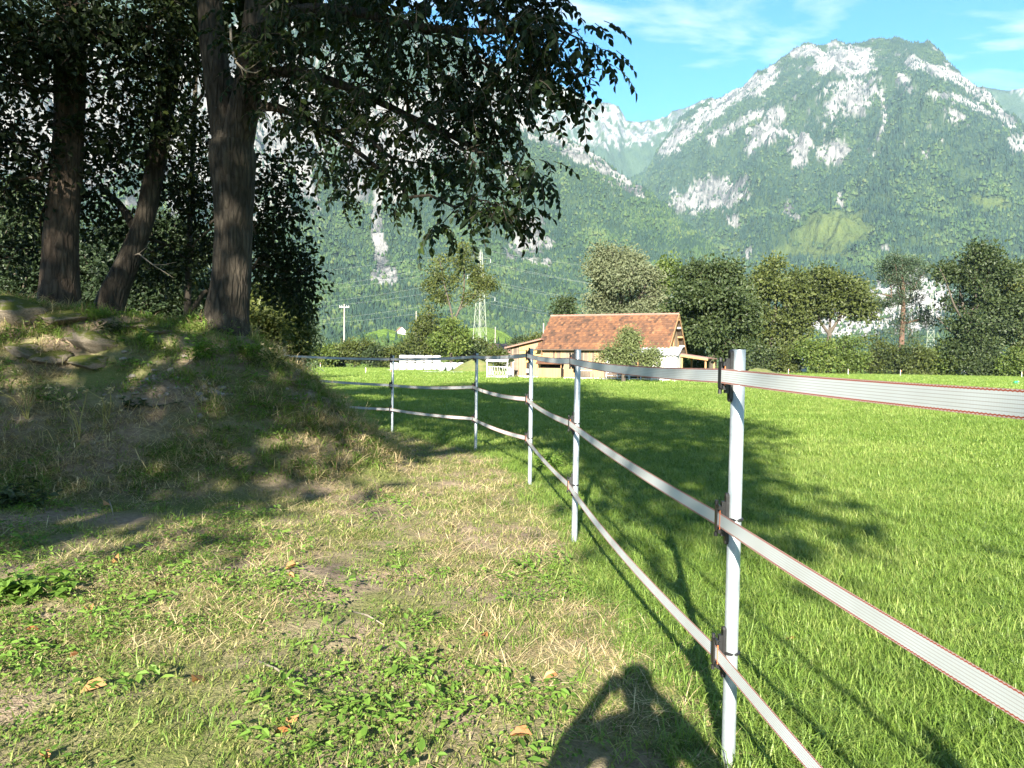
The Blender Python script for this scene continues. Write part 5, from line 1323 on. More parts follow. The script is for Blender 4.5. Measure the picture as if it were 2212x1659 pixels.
def barn():
    rng = np.random.default_rng(8)
    t = thing('barn', 'old wooden barn with orange tiled gable roof at the far side of the meadow', 'barn', (2.7, 71.0, 0), math.atan2(-5, 10.8))
    L, D, HE, HR, YR = 11.9, 6.8, 2.92, 5.9, 3.3
    zf = lambda y: HE + (HR - HE) * y / YR if y < YR else HR - (HR - 2.5) * (y - YR) / (D - YR)
    tb = TB(); boards_x(tb, 0, 6.35, 0, 0.16, HE + 0.02, rng, (0.50, 0.26)); w = tb.build('front_boards', M_BOARD, t); w['kind'] = 'stuff'
    m = MB(); m.box((0.02, 0.004, 0.0), (L - 0.02, 0.12, HE)); m.box((0.02, D - 0.12, 0), (L - 0.02, D, 2.5)); m.box((0.02, 0.12, 0), (0.12, D - 0.12, 2.5)); m.box((L - 0.14, 0.12, 0), (L - 0.05, D - 0.12, 2.5)); m.build('inner_wall', M_DARKT, t)
    m = MB(); m.box((-0.02, -0.05, -0.1), (6.4, 0.0, 0.155)); m.build('plinth', M_WHITEW, t)
    m = MB(); m.box((6.4, -0.05, 0.9), (7.5, -0.004, 2.35)); m.build('white_panel', M_WHITEW, t)
    tb = TB(); boards_y(tb, L - 0.05, 0.0, D, 0.0, lambda y: zf(y) - 0.06, rng, (0.62, 0.18)); tb.build('gable_boards', M_BOARD, t)['kind'] = 'stuff'
    tb = TB(); boards_y(tb, -0.0, 0.0, D, 2.4, lambda y: zf(y) - 0.06, rng, (0.4, 0.18)); tb.build('left_gable_boards', M_BOARD, t)['kind'] = 'stuff'
    # roof
    ov, oe = 0.45, 0.38; sl = (HR - HE) / YR; zE = HE - oe * sl + 0.12; zR = HR + 0.12; sb = (HR - 2.5) / (D - YR); zB = 2.5 - oe * sb + 0.12
    tb = TB(); tb.quadslab((-ov + 0.12, -oe, zE), (L + ov, -oe, zE), (L + ov, YR, zR), (-ov + 0.12, YR, zR), 0.07, 0.3); tb.quadslab((L + ov, D + oe, zB), (-ov + 0.12, D + oe, zB), (-ov + 0.12, YR, zR), (L + ov, YR, zR), 0.07, 0.3)
    deck = tb.build('roof', M_DARKT, t)
    n7 = 0.075
    tb = TB(); tiles(tb, (-ov + 0.1, -oe - 0.03, zE + n7 * 0.75), (L + ov + 0.02, -oe - 0.03, zE + n7 * 0.75), (-ov + 0.1, YR, zR + n7), (L + ov + 0.02, YR, zR + n7), rng); tb.build('roof_tiles', M_TILE, deck)['kind'] = 'stuff'
    tb = TB(); tiles(tb, (L + ov + 0.02, D + oe, zB + n7), (-ov + 0.1, D + oe, zB + n7), (L + ov + 0.02, YR, zR + n7), (-ov + 0.1, YR, zR + n7), rng, 0.4, 0.4); tb.build('rear_roof_tiles', M_TILE, deck)['kind'] = 'stuff'
    m = MB()
    for k in range(33):
        x = -ov + 0.1 + k * (L + 2 * ov - 0.1) / 33; m.tube([(x, YR, zR + 0.10), (x + 0.4, YR, zR + 0.115)], [0.10, 0.115], 8)
    m.build('ridge_tiles', M_BROWNROOF, deck)
    m = MB(); m.tube([(-ov, -oe - 0.10, zE + 0.0), (L + ov, -oe - 0.10, zE + 0.02)], 0.065, 8); m.build('gutter', M_DARKT, t)
    m = MB(); m.tube([(0.25, -oe - 0.10, zE - 0.02), (0.25, -0.3, zE - 0.3), (0.12, -0.1, zE - 0.45), (0.12, -0.1, 1.75)], 0.04, 6); m.build('downpipe', M_TIMBER, t)
    for nm, (y0, z0, y1, z1) in {'verge_board': (-oe, zE + 0.02, YR, zR + 0.02), 'verge_board.001': (D + oe, zB + 0.02, YR, zR + 0.02)}.items():
        m = MB(); m.bar((L + ov + 0.03, y0, z0), (L + ov + 0.03, y1, z1), 0.04, 0.22, (1, 0, 0)) if False else m.bar((L + ov + 0.03, y0, z0), (L + ov + 0.03, y1, z1), 0.04, 0.24); m.build('verge_board', M_TIMBER, t)
    for k, u in enumerate([0.08, 0.3, 0.52, 0.74, 0.93]):
        m = MB(); y = D + oe - (D + oe - YR) * u; z = zB + (zR - zB) * u - 0.16; m.bar((L - 0.02, y, z), (L + ov, y, z), 0.14, 0.16); m.build('lookout_beam', M_WHITEW if k % 2 else M_TIMBER, t)
    m = MB(); m.bar((L + 0.02, 0.4, 3.05), (L + 0.02, D - 0.4, 2.75), 0.1, 0.18); m.build('tie_beam', M_TIMBER, t)
    m = MB(); m.bar((L + 0.03, YR - 0.1, 3.1), (L + 0.03, YR - 0.1, HR - 0.2), 0.12, 0.12, (1, 0, 0)); m.build('king_post', M_TIMBER, t)
    # window and hatch in the front
    f = MB(); f.box((4.0, -0.075, 0.84), (5.05, -0.045, 0.9)); f.box((4.0, -0.075, 1.46), (5.05, -0.045, 1.52)); f.box((4.0, -0.075, 0.9), (4.06, -0.045, 1.46)); f.box((4.99, -0.075, 0.9), (5.05, -0.045, 1.46)); f.box((4.49, -0.075, 0.9), (4.55, -0.045, 1.46))
    wnd = f.build('window', M_TIMBER, t)
    for k in (4.06, 4.55): p = MB(); p.box((k + .002, -0.06, 0.902), (k + 0.428, -0.05, 1.458)); p.build('pane', M_GLASS, wnd)
    p = MB(); p.box((3.9, -0.13, 0.76), (5.15, -0.04, 0.835)); p.build('sill', M_WHITEW, wnd)
    p = MB(); p.box((4.05, -0.07, 0.2), (5.0, -0.042, 0.7)); ho = p.build('hatch', M_BOARD, t); a = ho.data.attributes.new('tint', 'FLOAT', 'POINT'); a.data.foreach_set('value', np.full(8, 0.05, np.float32))
    # hutch lean-to on the left of the front
    tb = TB(); tb.quadslab((-0.15, -0.95, 1.34), (2.55, -0.95, 1.34), (2.55, -0.04, 1.86), (-0.15, -0.04, 1.86), 0.05, 0.55); h = tb.build('hutch_roof', M_TILE, t)
    tb = TB(); boards_x(tb, 0.0, 2.4, -0.75, 0.05, 0.98, rng, (0.6, 0.2)); tb.build('hutch_boards', M_BOARD, t)['kind'] = 'stuff'
    m = MB(); m.box((0.02, -0.74, 0.0), (2.38, -0.06, 0.9)); m.box((0.1, -0.2, 0.9), (2.3, -0.06, 1.6)); m.build('hutch_shade_block', M_DARK, t)  # solid dark blocks fill the hutch gap with painted shade
    for x in (0.02, 2.34): m = MB(); m.box((x, -0.78, 0.98), (x + 0.07, -0.71, 1.4)); m.build('hutch_post', M_TIMBER, t)
    # new timber annex on the left
    an = obj('annex', None, None, t); an.location = (-3.35, 0.35, 0)
    zt = lambda x: 2.85 + 0.75 * x / 3.35
    tb = TB(); boards_x(tb, 0, 0.95, 0, 0.1, zt, rng, (0.32, 0.15)); tb.build('old_boards', M_BOARD, an)['kind'] = 'stuff'
    tb = TB(); boards_x(tb, 0.95, 3.32, 0, 0.22, lambda x: min(2.62, zt(x)), rng, (0.55, 0.06), wr=(0.28, 0.36)); tb.build('timber_cladding', M_PLY, an)['kind'] = 'stuff'
    tb = TB(); boards_x(tb, 0.95, 3.32, -0.035, 2.63, lambda x: zt(x), rng, (0.7, 0.2)); tb.build('upper_boards', M_BOARD, an)['kind'] = 'stuff'
    m = MB(); m.box((0, 0.002, 0), (3.3, 0.1, 2.5)); m.box((0, 0.1, 0), (0.1, 5, 2.7)); m.box((0, 4.9, 0), (3.3, 5, 2.7)); m.build('annex_wall', M_DARKT, an)
    m = MB(); m.box((0.9, -0.06, -0.1), (3.34, 0.0, 0.2)); m.build('annex_plinth', M_WHITEW, an)
    tb = TB(); tb.quadslab((-0.4, -0.5, 2.80), (3.42, -0.5, 3.66), (3.42, 5.3, 3.66), (-0.4, 5.3, 2.80), 0.12, 0.5); tb.build('annex_roof', M_BROWNROOF, an)
    m = MB()
    for k in range(16): x = -0.36 + k * 0.238; m.box((x, -0.53, 2.83 + k * 0.0535 + 0.12), (x + 0.1, -0.45, 2.90 + k * 0.0535 + 0.12))
    m.build('roof_edge', M_DARKT, an)
    m = MB(); m.box((1.72, -0.045, 0.15), (2.06, -0.036, 1.5)); dr = m.build('doorway_shade_panel', M_DARK, an)  # flat near-black panel on the cladding, the opening's shade as colour
    m = MB(); m.box((1.74, -0.075, 0.5), (2.0, -0.05, 0.86)); dw = m.build('window_box', M_PAINT, dr)
    for k in range(2): m = MB(); m.box((1.77 + k * 0.12, -0.085, 0.54 + 0), (1.86 + k * 0.12, -0.077, 0.82)); m.build('pane', M_GLASS, dr)
    m = MB(); m.box((0.12, -0.9, 0.0), (0.62, -0.2, 0.72)); m.box((0.16, -0.86, 0.72), (0.58, -0.24, 0.74)); m.build('feed_bin', M_TIN, an)
    # tin roofed shed at the right of the front
    sh = obj('tin_shed', None, None, t); sh.location = (8.7, 0, 0)
    m = MB(); n = 56
    for k in range(n):
        x0, x1 = -0.2 + k * 5.0 / n, -0.2 + (k + 1) * 5.0 / n; za, zb = 0.022 * math.sin(k * 1.6), 0.022 * math.sin((k + 1) * 1.6)
        m.add([(x0, -1.65, 2.28 + za), (x1, -1.65, 2.28 + zb), (x1, -0.06, 3.02 + zb), (x0, -0.06, 3.02 + za), (x0, -1.65, 2.24 + za), (x1, -1.65, 2.24 + zb), (x1, -0.06, 2.98 + zb), (x0, -0.06, 2.98 + za)], [(0, 1, 2, 3), (4, 7, 6, 5), (0, 4, 5, 1)])
    m.build('tin_roof', M_TIN, sh)
    m = MB(); m.box((2.4, -1.4, 0), (4.6, -1.3, 2.35)); m.add([(4.6, -1.4, 0), (4.6, 0, 0), (4.6, 0, 2.9), (4.6, -1.4, 2.3), (4.52, -1.4, 0), (4.52, 0, 0), (4.52, 0, 2.9), (4.52, -1.4, 2.3)], [(0, 1, 2, 3), (4, 7, 6, 5), (0, 3, 7, 4), (1, 5, 6, 2), (3, 2, 6, 7)]); m.build('white_wall', M_WHITEW, sh)
    for x in (-0.1, 1.1): m = MB(); m.box((x, -1.45, 0), (x + 0.1, -1.35, 2.3)); m.build('shed_post', M_TIMBER, sh)
    m = MB(); m.box((0.0, -0.3, 0), (2.4, -0.06, 2.2)); m.build('shed_shade_block', M_DARK, sh)  # near-black block paints the shade of the open bay
    # open lean-to with brown roof at the gable end
    lt = obj('lean_to', None, None, t); lt.location = (12.0, 0.2, 0)
    tb = TB(); tb.quadslab((0.1, -0.5, 2.50), (3.7, -0.5, 1.98), (3.7, 4.2, 1.98), (0.1, 4.2, 2.50), 0.09, 0.5); tb.build('lean_to_roof', M_BROWNROOF, lt)
    m = MB(); m.bar((0.1, -0.46, 2.42), (3.7, -0.46, 1.90), 0.08, 0.16); m.build('fascia', M_TIMBER, lt)
    for (x, y) in ((1.35, -0.3), (3.4, -0.3), (3.4, 3.9), (1.35, 3.9)): m = MB(); m.box((x, y, 0), (x + 0.14, y + 0.14, 2.35 - 0.145 * x)); m.build('post', M_TIMBER, lt)
    m = MB(); m.box((0.05, -0.2, 0), (1.2, -0.1, 1.9)); m.build('gate_shade_sheet', M_DARK, lt)  # near-black sheet, painted shade behind the slatted gate
    m = MB()
    for k in range(7): m.box((0.06 + k * 0.16, -0.28, 0.05), (0.12 + k * 0.16, -0.22, 0.9))
    m.build('slatted_gate', M_TIMBER, lt)
    Mx = Matrix.Translation((2.7, 71.0, 0)) @ Matrix.Rotation(math.atan2(-5, 10.8), 4, 'Z')
    return Mx
BARN = barn()

def hurdles():
    labs = ['white tubular hurdle nearest the apple tree trunk', 'white tubular hurdle in the middle of the row', 'white tubular hurdle at the shed end of the row']
    for i, x in enumerate((7.2, 9.35, 11.3)):
        p = BARN @ Vector((x, -2.1 - 0.1 * i, 0)); t = thing('hurdle', labs[i], 'hurdle', p, math.atan2(-5, 10.8) + random.uniform(-.06, .06), 'white hurdles before the tin shed')
        W = 2.0
        for z in (0.18, 0.42, 0.66, 0.9, 1.12): m = MB(); m.tube([(0, 0, z), (W, 0, z)], 0.028, 6); m.build('rail', M_PAINT, t)
        for xx in (0.0, W * 0.5, W): m = MB(); m.box((xx - 0.035, -0.03, 0), (xx + 0.035, 0.03, 1.2)); m.build('upright', M_PAINT, t)
hurdles()

def feeder():
    p = on_ground(1052, 816.5); t = thing('hay_feeder', 'galvanised cattle hay feeder with curved roof beside the barn', 'feeder', p, -0.28)
    W, Dp = 1.95, 1.9
    for (x, y) in ((0, 0), (W, 0), (0, Dp), (W, Dp)): m = MB(); m.box((x - 0.03, y - 0.03, 0), (x + 0.03, y + 0.03, 1.55)); m.build('corner_post', M_PAINT, t)
    def side(a, b):
        m = MB(); a, b = np.array(a), np.array(b)
        m.bar(np.append(a, 0.12), np.append(b, 0.12), 0.03, 0.18); m.build('base_panel', M_TIN, t)
        m = MB(); m.tube([np.append(a, 1.05), np.append(b, 1.05)], 0.025, 6); m.build('top_rail', M_PAINT, t)
        for k in range(1, 8):
            q = a + (b - a) * k / 8; dd = (b - a) / np.linalg.norm(b - a) * 0.07
            m = MB(); m.tube([np.append(q, 0.29), np.append(q + dd, 0.5), np.append(q - dd * (0.4 if k % 2 else -0.4), 0.8), np.append(q, 1.05)], 0.013, 5); m.build('bar', M_PAINT, t)
    side((0, 0), (W, 0)); side((0, 0), (0, Dp)); side((W, 0), (W, Dp)); side((0, Dp), (W, Dp))
    m = MB(); n = 14; arc = [(math.cos(a) * (Dp / 2 + 0.15), math.sin(a) * 0.36) for a in np.linspace(math.pi, 0, n)]
    for k in range(n - 1):
        (y0, z0), (y1, z1) = arc[k], arc[k + 1]; y0 += Dp / 2; y1 += Dp / 2; z0 += 1.53; z1 += 1.53
        m.add([(-0.1, y0, z0), (W + 0.1, y0, z0), (W + 0.1, y1, z1), (-0.1, y1, z1), (-0.1, y0, z0 - 0.02), (W + 0.1, y0, z0 - 0.02), (W + 0.1, y1, z1 - 0.02), (-0.1, y1, z1 - 0.02)], [(0, 1, 2, 3), (4, 7, 6, 5), (0, 4, 5, 1), (1, 5, 6, 2), (3, 7, 4, 0)])
    m.build('curved_roof', M_TIN, t)
feeder()

def bales():
    def bale_mesh():
        n, R, L = 22, 0.68, 1.22; a = np.arange(n) / n * 2 * np.pi; prof = [(0.0, 0.0), (R * 0.6, 0.0), (R * 0.9, 0.03), (R, 0.12), (R * 1.015, L * 0.35), (R * 1.01, L * 0.7), (R, L - 0.12), (R * 0.9, L - 0.03), (R * 0.6, L), (0.0, L)]
        V, Fq = [], []
        for k, (r, z) in enumerate(prof):
            rr = r * (1 + 0.02 * np.sin(a * 3 + k) + 0.012 * np.sin(a * 7)); V.append(np.column_stack([np.cos(a) * rr, np.sin(a) * rr, np.full(n, z) + 0.012 * np.sin(a * 5)]))
        for k in range(len(prof) - 1):
            for i in range(n): Fq.append((k * n + i, k * n + (i + 1) % n, (k + 1) * n + (i + 1) % n, (k + 1) * n + i))
        return mesh_np('silage_bale', np.concatenate(V), np.array(Fq), None, True)
    t = NT('white_wrap_film'); v = t.coord('Object', (1, 1, 6)); n = t.noise(v, 3, 4, 0.6); c = t.ramp(n, [(0.3, (0.36, 0.365, 0.37)), (0.7, (0.47, 0.47, 0.465))])
    M_WRAP = t.done(t.principled(c, 0.32, t.bump(n, 0.35, 0.03), 0, 0.4)); me = bale_mesh(); me.materials.append(M_WRAP); grp = 'white wrapped silage bales'; R = 0.68
    base = on_ground(860, 799.2); nm = ['first', 'second', 'third', 'fourth', 'fifth', 'sixth']
    for i in range(6):
        o = obj('silage_bale', me); o.location = (base[0] - 0.6 + 1.37 * i, base[1] + random.uniform(-.06, .06), 0); o.rotation_euler = (0, 0, random.uniform(0, 6)); tag(o, 'white wrapped bale, %s from the left in the bottom row' % nm[i], 'bale', grp)
    for i in range(5):
        o = obj('silage_bale', me); o.location = (base[0] + 0.85 + 1.37 * i, base[1] + random.uniform(-.06, .06), 1.225); o.rotation_euler = (0, 0, random.uniform(0, 6)); tag(o, 'white wrapped bale, %s from the left on the upper layer' % nm[i], 'bale', grp)
    p = on_ground(948, 801.5)
    for i in range(6):
        o = obj('silage_bale', me); o.location = (p[0] + 0.95 * i, p[1] + 1.35 * i, R); o.rotation_euler = (math.pi / 2, 0, 0.45); tag(o, 'white round bale lying on its side, %s from the front of the slanting row' % nm[i], 'bale', grp)
    for X, Y, w, d, lab in ((835, 799.5, 3.2, 2.4, 'white plastic sheet spread left of the bale stack'), (915, 803.5, 5.6, 1.6, 'white plastic sheet spread in front of the bales')):
        p = on_ground(X, Y); gx_, gy_ = np.meshgrid(np.linspace(0, w, 22), np.linspace(0, d, 12)); z = 0.05 + 0.14 * np.abs(fbm(gx_ * 1.6 + X, gy_ * 1.6, 3, 5)); V = np.stack([gx_, gy_, z], -1).reshape(-1, 3)
        i = np.arange(11)[:, None] * 22 + np.arange(21)[None]; o = obj('plastic_sheet', mesh_np('plastic_sheet', V, np.stack([i, i + 1, i + 23, i + 22], -1).reshape(-1, 4), None, True), M_WRAP); o.location = (p[0], p[1] - 0.8, 0); tag(o, lab, 'plastic sheet')
        so = o.modifiers.new('thickness', 'SOLIDIFY'); so.thickness = 0.02
bales()

# ------------------------------------------------------------ trees and hedges across the meadow
rngM = np.random.default_rng(88)
MID = [spray_cluster(rngM, 40, 1.35, 0.40, 0.26, 0.75, 0.15, 0.1) for _ in range(5)]
FINE = [spray_cluster(rngM, 40, 1.1, 0.34, 0.16, 0.75, 0.15, 0.1) for _ in range(5)]
NEEDLE = [spray_cluster(rngM, 46, 1.15, 0.42, 0.10, 0.45, 0.0, -0.4) for _ in range(4)]
SMALL = [spray_cluster(rngM, 34, 0.55, 0.16, 0.085, 0.75, 0.15, 0.1) for _ in range(4)]

def far_tree(name, label, bx, d, trunks, rows, seed, leaf, sprays=MID, bark=M_BARK_MID, size=1.0, start=1.5, group=None, cat='tree', tip=0.03, rmax=0.25, tint_amp=0.4, droop=0.2, gz=0.0):
    rng = np.random.default_rng(seed); b = at(bx, 790, d); b[2] = gz - 0.1
    tr = []
    for k, rws in enumerate(trunks):
        p, r = vline([(X, Y, d + dd, w) for X, Y, dd, w in rws], b)
        if k == 0: p = np.concatenate([[[p[0][0], p[0][1], 0.0]], p]); r = [r[0] * 1.25] + list(r)
        tr.append((p, r))
    bl = []
    for X, Y, dd, rpx, n in rows:
        r = rpx / F * d; c = at(X, Y, d + dd) - b
        for q in range(4):      # every lobe breaks into uneven smaller ones
            o_ = rng.normal(size=3); o_ *= 0.8 * r / np.linalg.norm(o_); k_ = rng.uniform(0.3, 0.7)
            bl.append((c + o_, (r * k_ * 1.1, r * k_ * 1.1, r * k_ * 0.8), max(2, int(n * 0.36))))
    return leafy_tree(name, label, cat, b, tr, bl, rng, leaf, sprays, bark, size, tip, rmax, start, group, droop=droop, step=1.2, nt=8, power=0.42, tint_amp=tint_amp)

G = 'trees across the meadow'
far_tree('willow_tree', 'big pale grey-green willow rising behind the barn', 1345, 102, [[(1345, 780, 0, 18), (1345, 690, 0, 15), (1342, 620, 0, 11), (1340, 570, 0, 6)], [(1345, 700, 0, 9), (1310, 640, 0, 7), (1295, 600, 0, 3)], [(1345, 690, 0, 9), (1385, 640, 0, 7), (1400, 600, 0, 3)]],
         [(1340, 560, 0, 34, 46), (1305, 580, 0, 34, 44), (1380, 575, 0, 34, 44), (1290, 620, -1, 32, 40), (1345, 610, -3, 44, 60), (1400, 620, 0, 34, 44), (1300, 660, -1, 36, 44), (1350, 660, -3, 44, 54), (1405, 662, 0, 32, 38), (1345, 620, 3, 55, 50)], 1, M_LEAF_GREY, FINE, group=G, size=1.1)
far_tree('young_tree', 'yellow-green young tree squeezed between willow and dark oak', 1440, 118, [[(1440, 780, 0, 8), (1440, 660, 0, 6), (1440, 600, 0, 3)]], [(1438, 590, 0, 22, 26), (1448, 625, 0, 24, 30), (1440, 670, 0, 26, 30)], 2, M_LEAF_FRESH, group=G)
far_tree('oak_tree', 'dark green round-crowned tree right of the barn roof', 1540, 96, [[(1540, 790, 0, 17), (1540, 700, 0, 13), (1538, 640, 0, 8), (1536, 600, 0, 4)]],
         [(1535, 590, 0, 36, 44), (1495, 615, 0, 36, 44), (1575, 615, 0, 36, 44), (1480, 660, -1, 32, 36), (1535, 650, -3, 48, 64), (1590, 660, 0, 34, 40), (1500, 705, -2, 36, 40), (1560, 705, -2, 38, 44), (1525, 745, -2, 36, 36), (1580, 745, 0, 34, 34), (1605, 700, 0, 24, 20), (1490, 740, 0, 26, 22), (1540, 660, 3, 55, 50)], 3, M_LEAF_DARK, group=G)
far_tree('lime_tree', 'tall olive-green tree just behind the nearest post', 1668, 158, [[(1668, 795, 0, 13), (1666, 740, 0, 10), (1672, 690, 0, 8), (1680, 620, 0, 4)], [(1668, 730, 0, 6), (1650, 690, 0, 5), (1640, 640, 0, 2)]],
         [(1680, 595, 0, 32, 34), (1650, 620, 0, 30, 30), (1708, 625, 0, 28, 28), (1660, 660, -1, 34, 34), (1700, 670, 0, 30, 26), (1640, 690, 0, 26, 22), (1680, 705, -1, 26, 18), (1645, 735, 0, 24, 18), (1625, 655, 0, 26, 20), (1690, 745, 0, 28, 22), (1660, 770, 2, 28, 20), (1620, 700, 2, 26, 18), (1720, 700, 0, 26, 18)], 4, M_LEAF_OLIVE, group=G, size=1.45)
far_tree('ash_tree', 'wide olive tree with open forked limbs before the white quarry', 1795, 160, [[(1790, 800, 0, 13), (1790, 745, 0, 11), (1792, 720, 0, 10)], [(1792, 722, 0, 7), (1770, 695, 0, 6), (1755, 640, 0, 3)], [(1792, 720, 0, 7), (1812, 690, 0, 6), (1835, 640, 0, 3)], [(1792, 718, 0, 6), (1795, 660, 0, 5), (1790, 610, 0, 2)]],
         [(1785, 600, 0, 36, 42), (1750, 625, 0, 32, 36), (1825, 620, 0, 34, 38), (1770, 660, 0, 32, 32), (1815, 660, 0, 32, 30), (1850, 645, 0, 28, 24), (1730, 665, 0, 26, 20), (1865, 675, 0, 22, 14), (1745, 690, 0, 22, 12), (1735, 720, 0, 24, 16), (1860, 625, 0, 26, 18), (1720, 620, 2, 26, 18)], 5, M_LEAF_OLIVE, group=G, size=1.45)
far_tree('scots_pine', 'scots pine with reddish upper stem and layered dark needles', 1945, 164, [[(1946, 790, 0, 13), (1948, 720, 0, 11), (1952, 660, 0, 9), (1950, 610, 0, 7), (1948, 560, 0, 3)], [(1952, 660, 0, 5), (1925, 640, 0, 4), (1905, 635, 0, 2)], [(1950, 700, 0, 5), (1985, 690, 0, 4), (2000, 690, 0, 2)]],
         [(1948, 572, 0, 26, 34), (1922, 582, 0, 20, 22), (1975, 580, 0, 20, 22), (1945, 605, 0, 30, 30), (1985, 612, 0, 16, 12), (1910, 640, 0, 26, 22), (1890, 652, 0, 14, 8), (1935, 650, 0, 20, 14), (1965, 650, 0, 18, 12), (1975, 690, 0, 26, 20), (2000, 690, 0, 14, 9), (1940, 690, 0, 18, 10), (1925, 720, 0, 14, 8), (1965, 725, 0, 18, 10)], 6, M_LEAF_PINE, NEEDLE, mat_plain('pine_bark', (0.085, 0.052, 0.036), 0.9, var=0.4, scale=2), group=G, size=1.4, droop=0.0)
far_tree('alder_tree', 'dark tree with bare pale limbs at the right picture edge', 2098, 152, [[(2100, 800, 0, 18), (2098, 745, 0, 14), (2090, 700, 0, 10), (2080, 660, 0, 6), (2072, 620, 0, 4)], [(2094, 715, 0, 6), (2060, 660, -2, 4), (2045, 610, -2, 2.5), (2030, 580, -2, 2)], [(2092, 700, 0, 6), (2110, 650, -2, 4), (2105, 610, -2, 2.5), (2112, 570, -2, 2)], [(2100, 690, -2, 4), (2125, 630, -2, 2.5), (2138, 585, -2, 2)], [(2085, 735, 0, 5), (2050, 715, -2, 3), (2025, 685, -2, 2)]],
         [(2110, 560, 0, 34, 30), (2065, 570, 0, 28, 22), (2150, 570, 0, 34, 34), (2160, 610, 0, 36, 36), (2140, 655, 0, 36, 34), (2090, 600, 2, 30, 18), (2175, 660, 0, 36, 34), (2130, 700, 0, 32, 26), (2070, 740, 0, 26, 20), (2045, 590, 0, 18, 10), (2110, 745, 0, 28, 24), (2062, 650, 2, 22, 9), (2165, 720, 0, 34, 30), (2080, 690, -3, 26, 18), (2120, 600, -3, 30, 22), (2075, 770, -2, 24, 16), (2120, 770, -2, 24, 16)], 7, M_LEAF_DARK, bark=M_BARK_MID, group=G, size=1.45, rmax=0.2)
far_tree('field_maple', 'green tree cut by the right picture edge beyond the hedge', 2205, 160, [[(2205, 795, 0, 12), (2205, 700, 0, 9), (2205, 620, 0, 4)]],
         [(2205, 590, 0, 34, 34), (2240, 600, 0, 36, 34), (2210, 640, 0, 36, 36), (2250, 660, 0, 36, 34), (2200, 690, 0, 32, 28), (2240, 720, 0, 34, 28), (2195, 740, 0, 32, 26), (2180, 640, 0, 30, 24)], 8, M_LEAF_OLIVE, group=G, size=1.45)
far_tree('ash_sapling', 'open airy tree with forked stems in front of the pylon', 980, 142, [[(982, 790, 0, 9), (982, 710, 0, 7), (980, 695, 0, 6)], [(980, 697, 0, 5), (972, 660, 0, 4), (958, 610, 0, 3), (950, 560, 0, 1.5)], [(980, 695, 0, 5), (1000, 650, 0, 4), (1004, 600, 0, 3), (1000, 550, 0, 1.5)], [(990, 672, 0, 3), (1020, 645, 0, 2.5), (1040, 615, 0, 1.2)]],
         [(952, 572, 0, 24, 16), (1000, 560, 0, 26, 20), (940, 610, 0, 20, 12), (1045, 605, 0, 20, 14), (975, 600, 0, 20, 10), (1020, 590, 0, 20, 12), (965, 640, 0, 18, 9), (1030, 635, 0, 18, 9), (935, 640, 0, 10, 4), (1062, 615, 0, 9, 4), (1005, 640, 0, 14, 6)], 9, M_LEAF_OLIVE, group=G, tip=0.02, size=1.0)
far_tree('poplar_tree', 'dense upright olive tree beside the open airy one', 922, 146, [[(922, 790, 0, 8), (922, 720, 0, 6), (925, 680, 0, 3)]], [(928, 680, 0, 20, 16), (915, 705, 0, 24, 22), (940, 712, 0, 24, 22), (905, 735, 0, 24, 20), (935, 745, 0, 28, 26), (920, 765, 0, 28, 22)], 10, M_LEAF_OLIVE, group=G)
far_tree('round_tree', 'round green tree to the right of the bale stack', 975, 138, [[(975, 790, 0, 8), (975, 750, 0, 6), (975, 720, 0, 3)]], [(975, 715, 0, 24, 24), (960, 740, 0, 24, 22), (992, 740, 0, 22, 20), (975, 762, 0, 26, 22)], 11, M_LEAF_FRESH, group=G)
far_tree('spruce_tree', 'small dark spruce standing at the left end of the meadow', 655, 58, [[(655, 780, 0, 9), (655, 720, 0, 6), (655, 685, 0, 2)]], [(655, 692, 0, 10, 12), (655, 708, 0, 17, 18), (653, 728, 0, 25, 26), (655, 748, 0, 32, 32), (655, 768, 0, 38, 36)], 12, M_LEAF_PINE, [spray_cluster(rngM, 40, 0.7, 0.22, 0.06, 0.5, 0.1, 0.1) for _ in range(3)], group=G, tip=0.012, rmax=0.1, droop=0.4)
far_tree('round_tree', 'dark round tree behind the left end of the barn roof', 1222, 132, [[(1222, 790, 0, 6), (1222, 710, 0, 5), (1222, 660, 0, 2)]], [(1222, 660, 0, 14, 12), (1214, 678, 0, 16, 14), (1230, 680, 0, 16, 14), (1222, 705, 0, 20, 18)], 13, M_LEAF_DARK, group=G)
far_tree('apple_tree', 'apple tree with pale leaves in front of the barn', 1347, 60, [[(1347, 815, 0, 9), (1346, 795, 0, 8), (1350, 775, 0, 6), (1352, 745, 0, 3)], [(1347, 790, 0, 5), (1325, 770, 0, 3.5), (1308, 765, 0, 2)], [(1349, 785, 0, 5), (1380, 772, 0, 3.5), (1405, 768, 0, 2)]],
         [(1352, 724, 0, 15, 22), (1338, 742, 0, 18, 26), (1366, 742, 0, 18, 26), (1322, 762, 0, 19, 26), (1352, 765, -0.6, 22, 32), (1384, 766, 0, 17, 22), (1406, 770, 0, 16, 20), (1303, 772, 0, 10, 10), (1372, 728, 0, 10, 10), (1415, 780, 0, 10, 9), (1330, 783, 0, 14, 12)], 14, mat_leaf('pale_apple_leaf', (0.065, 0.085, 0.030), (0.12, 0.145, 0.055), (0.19, 0.205, 0.095), 0.3), SMALL, group=G, tip=0.012, rmax=0.1)
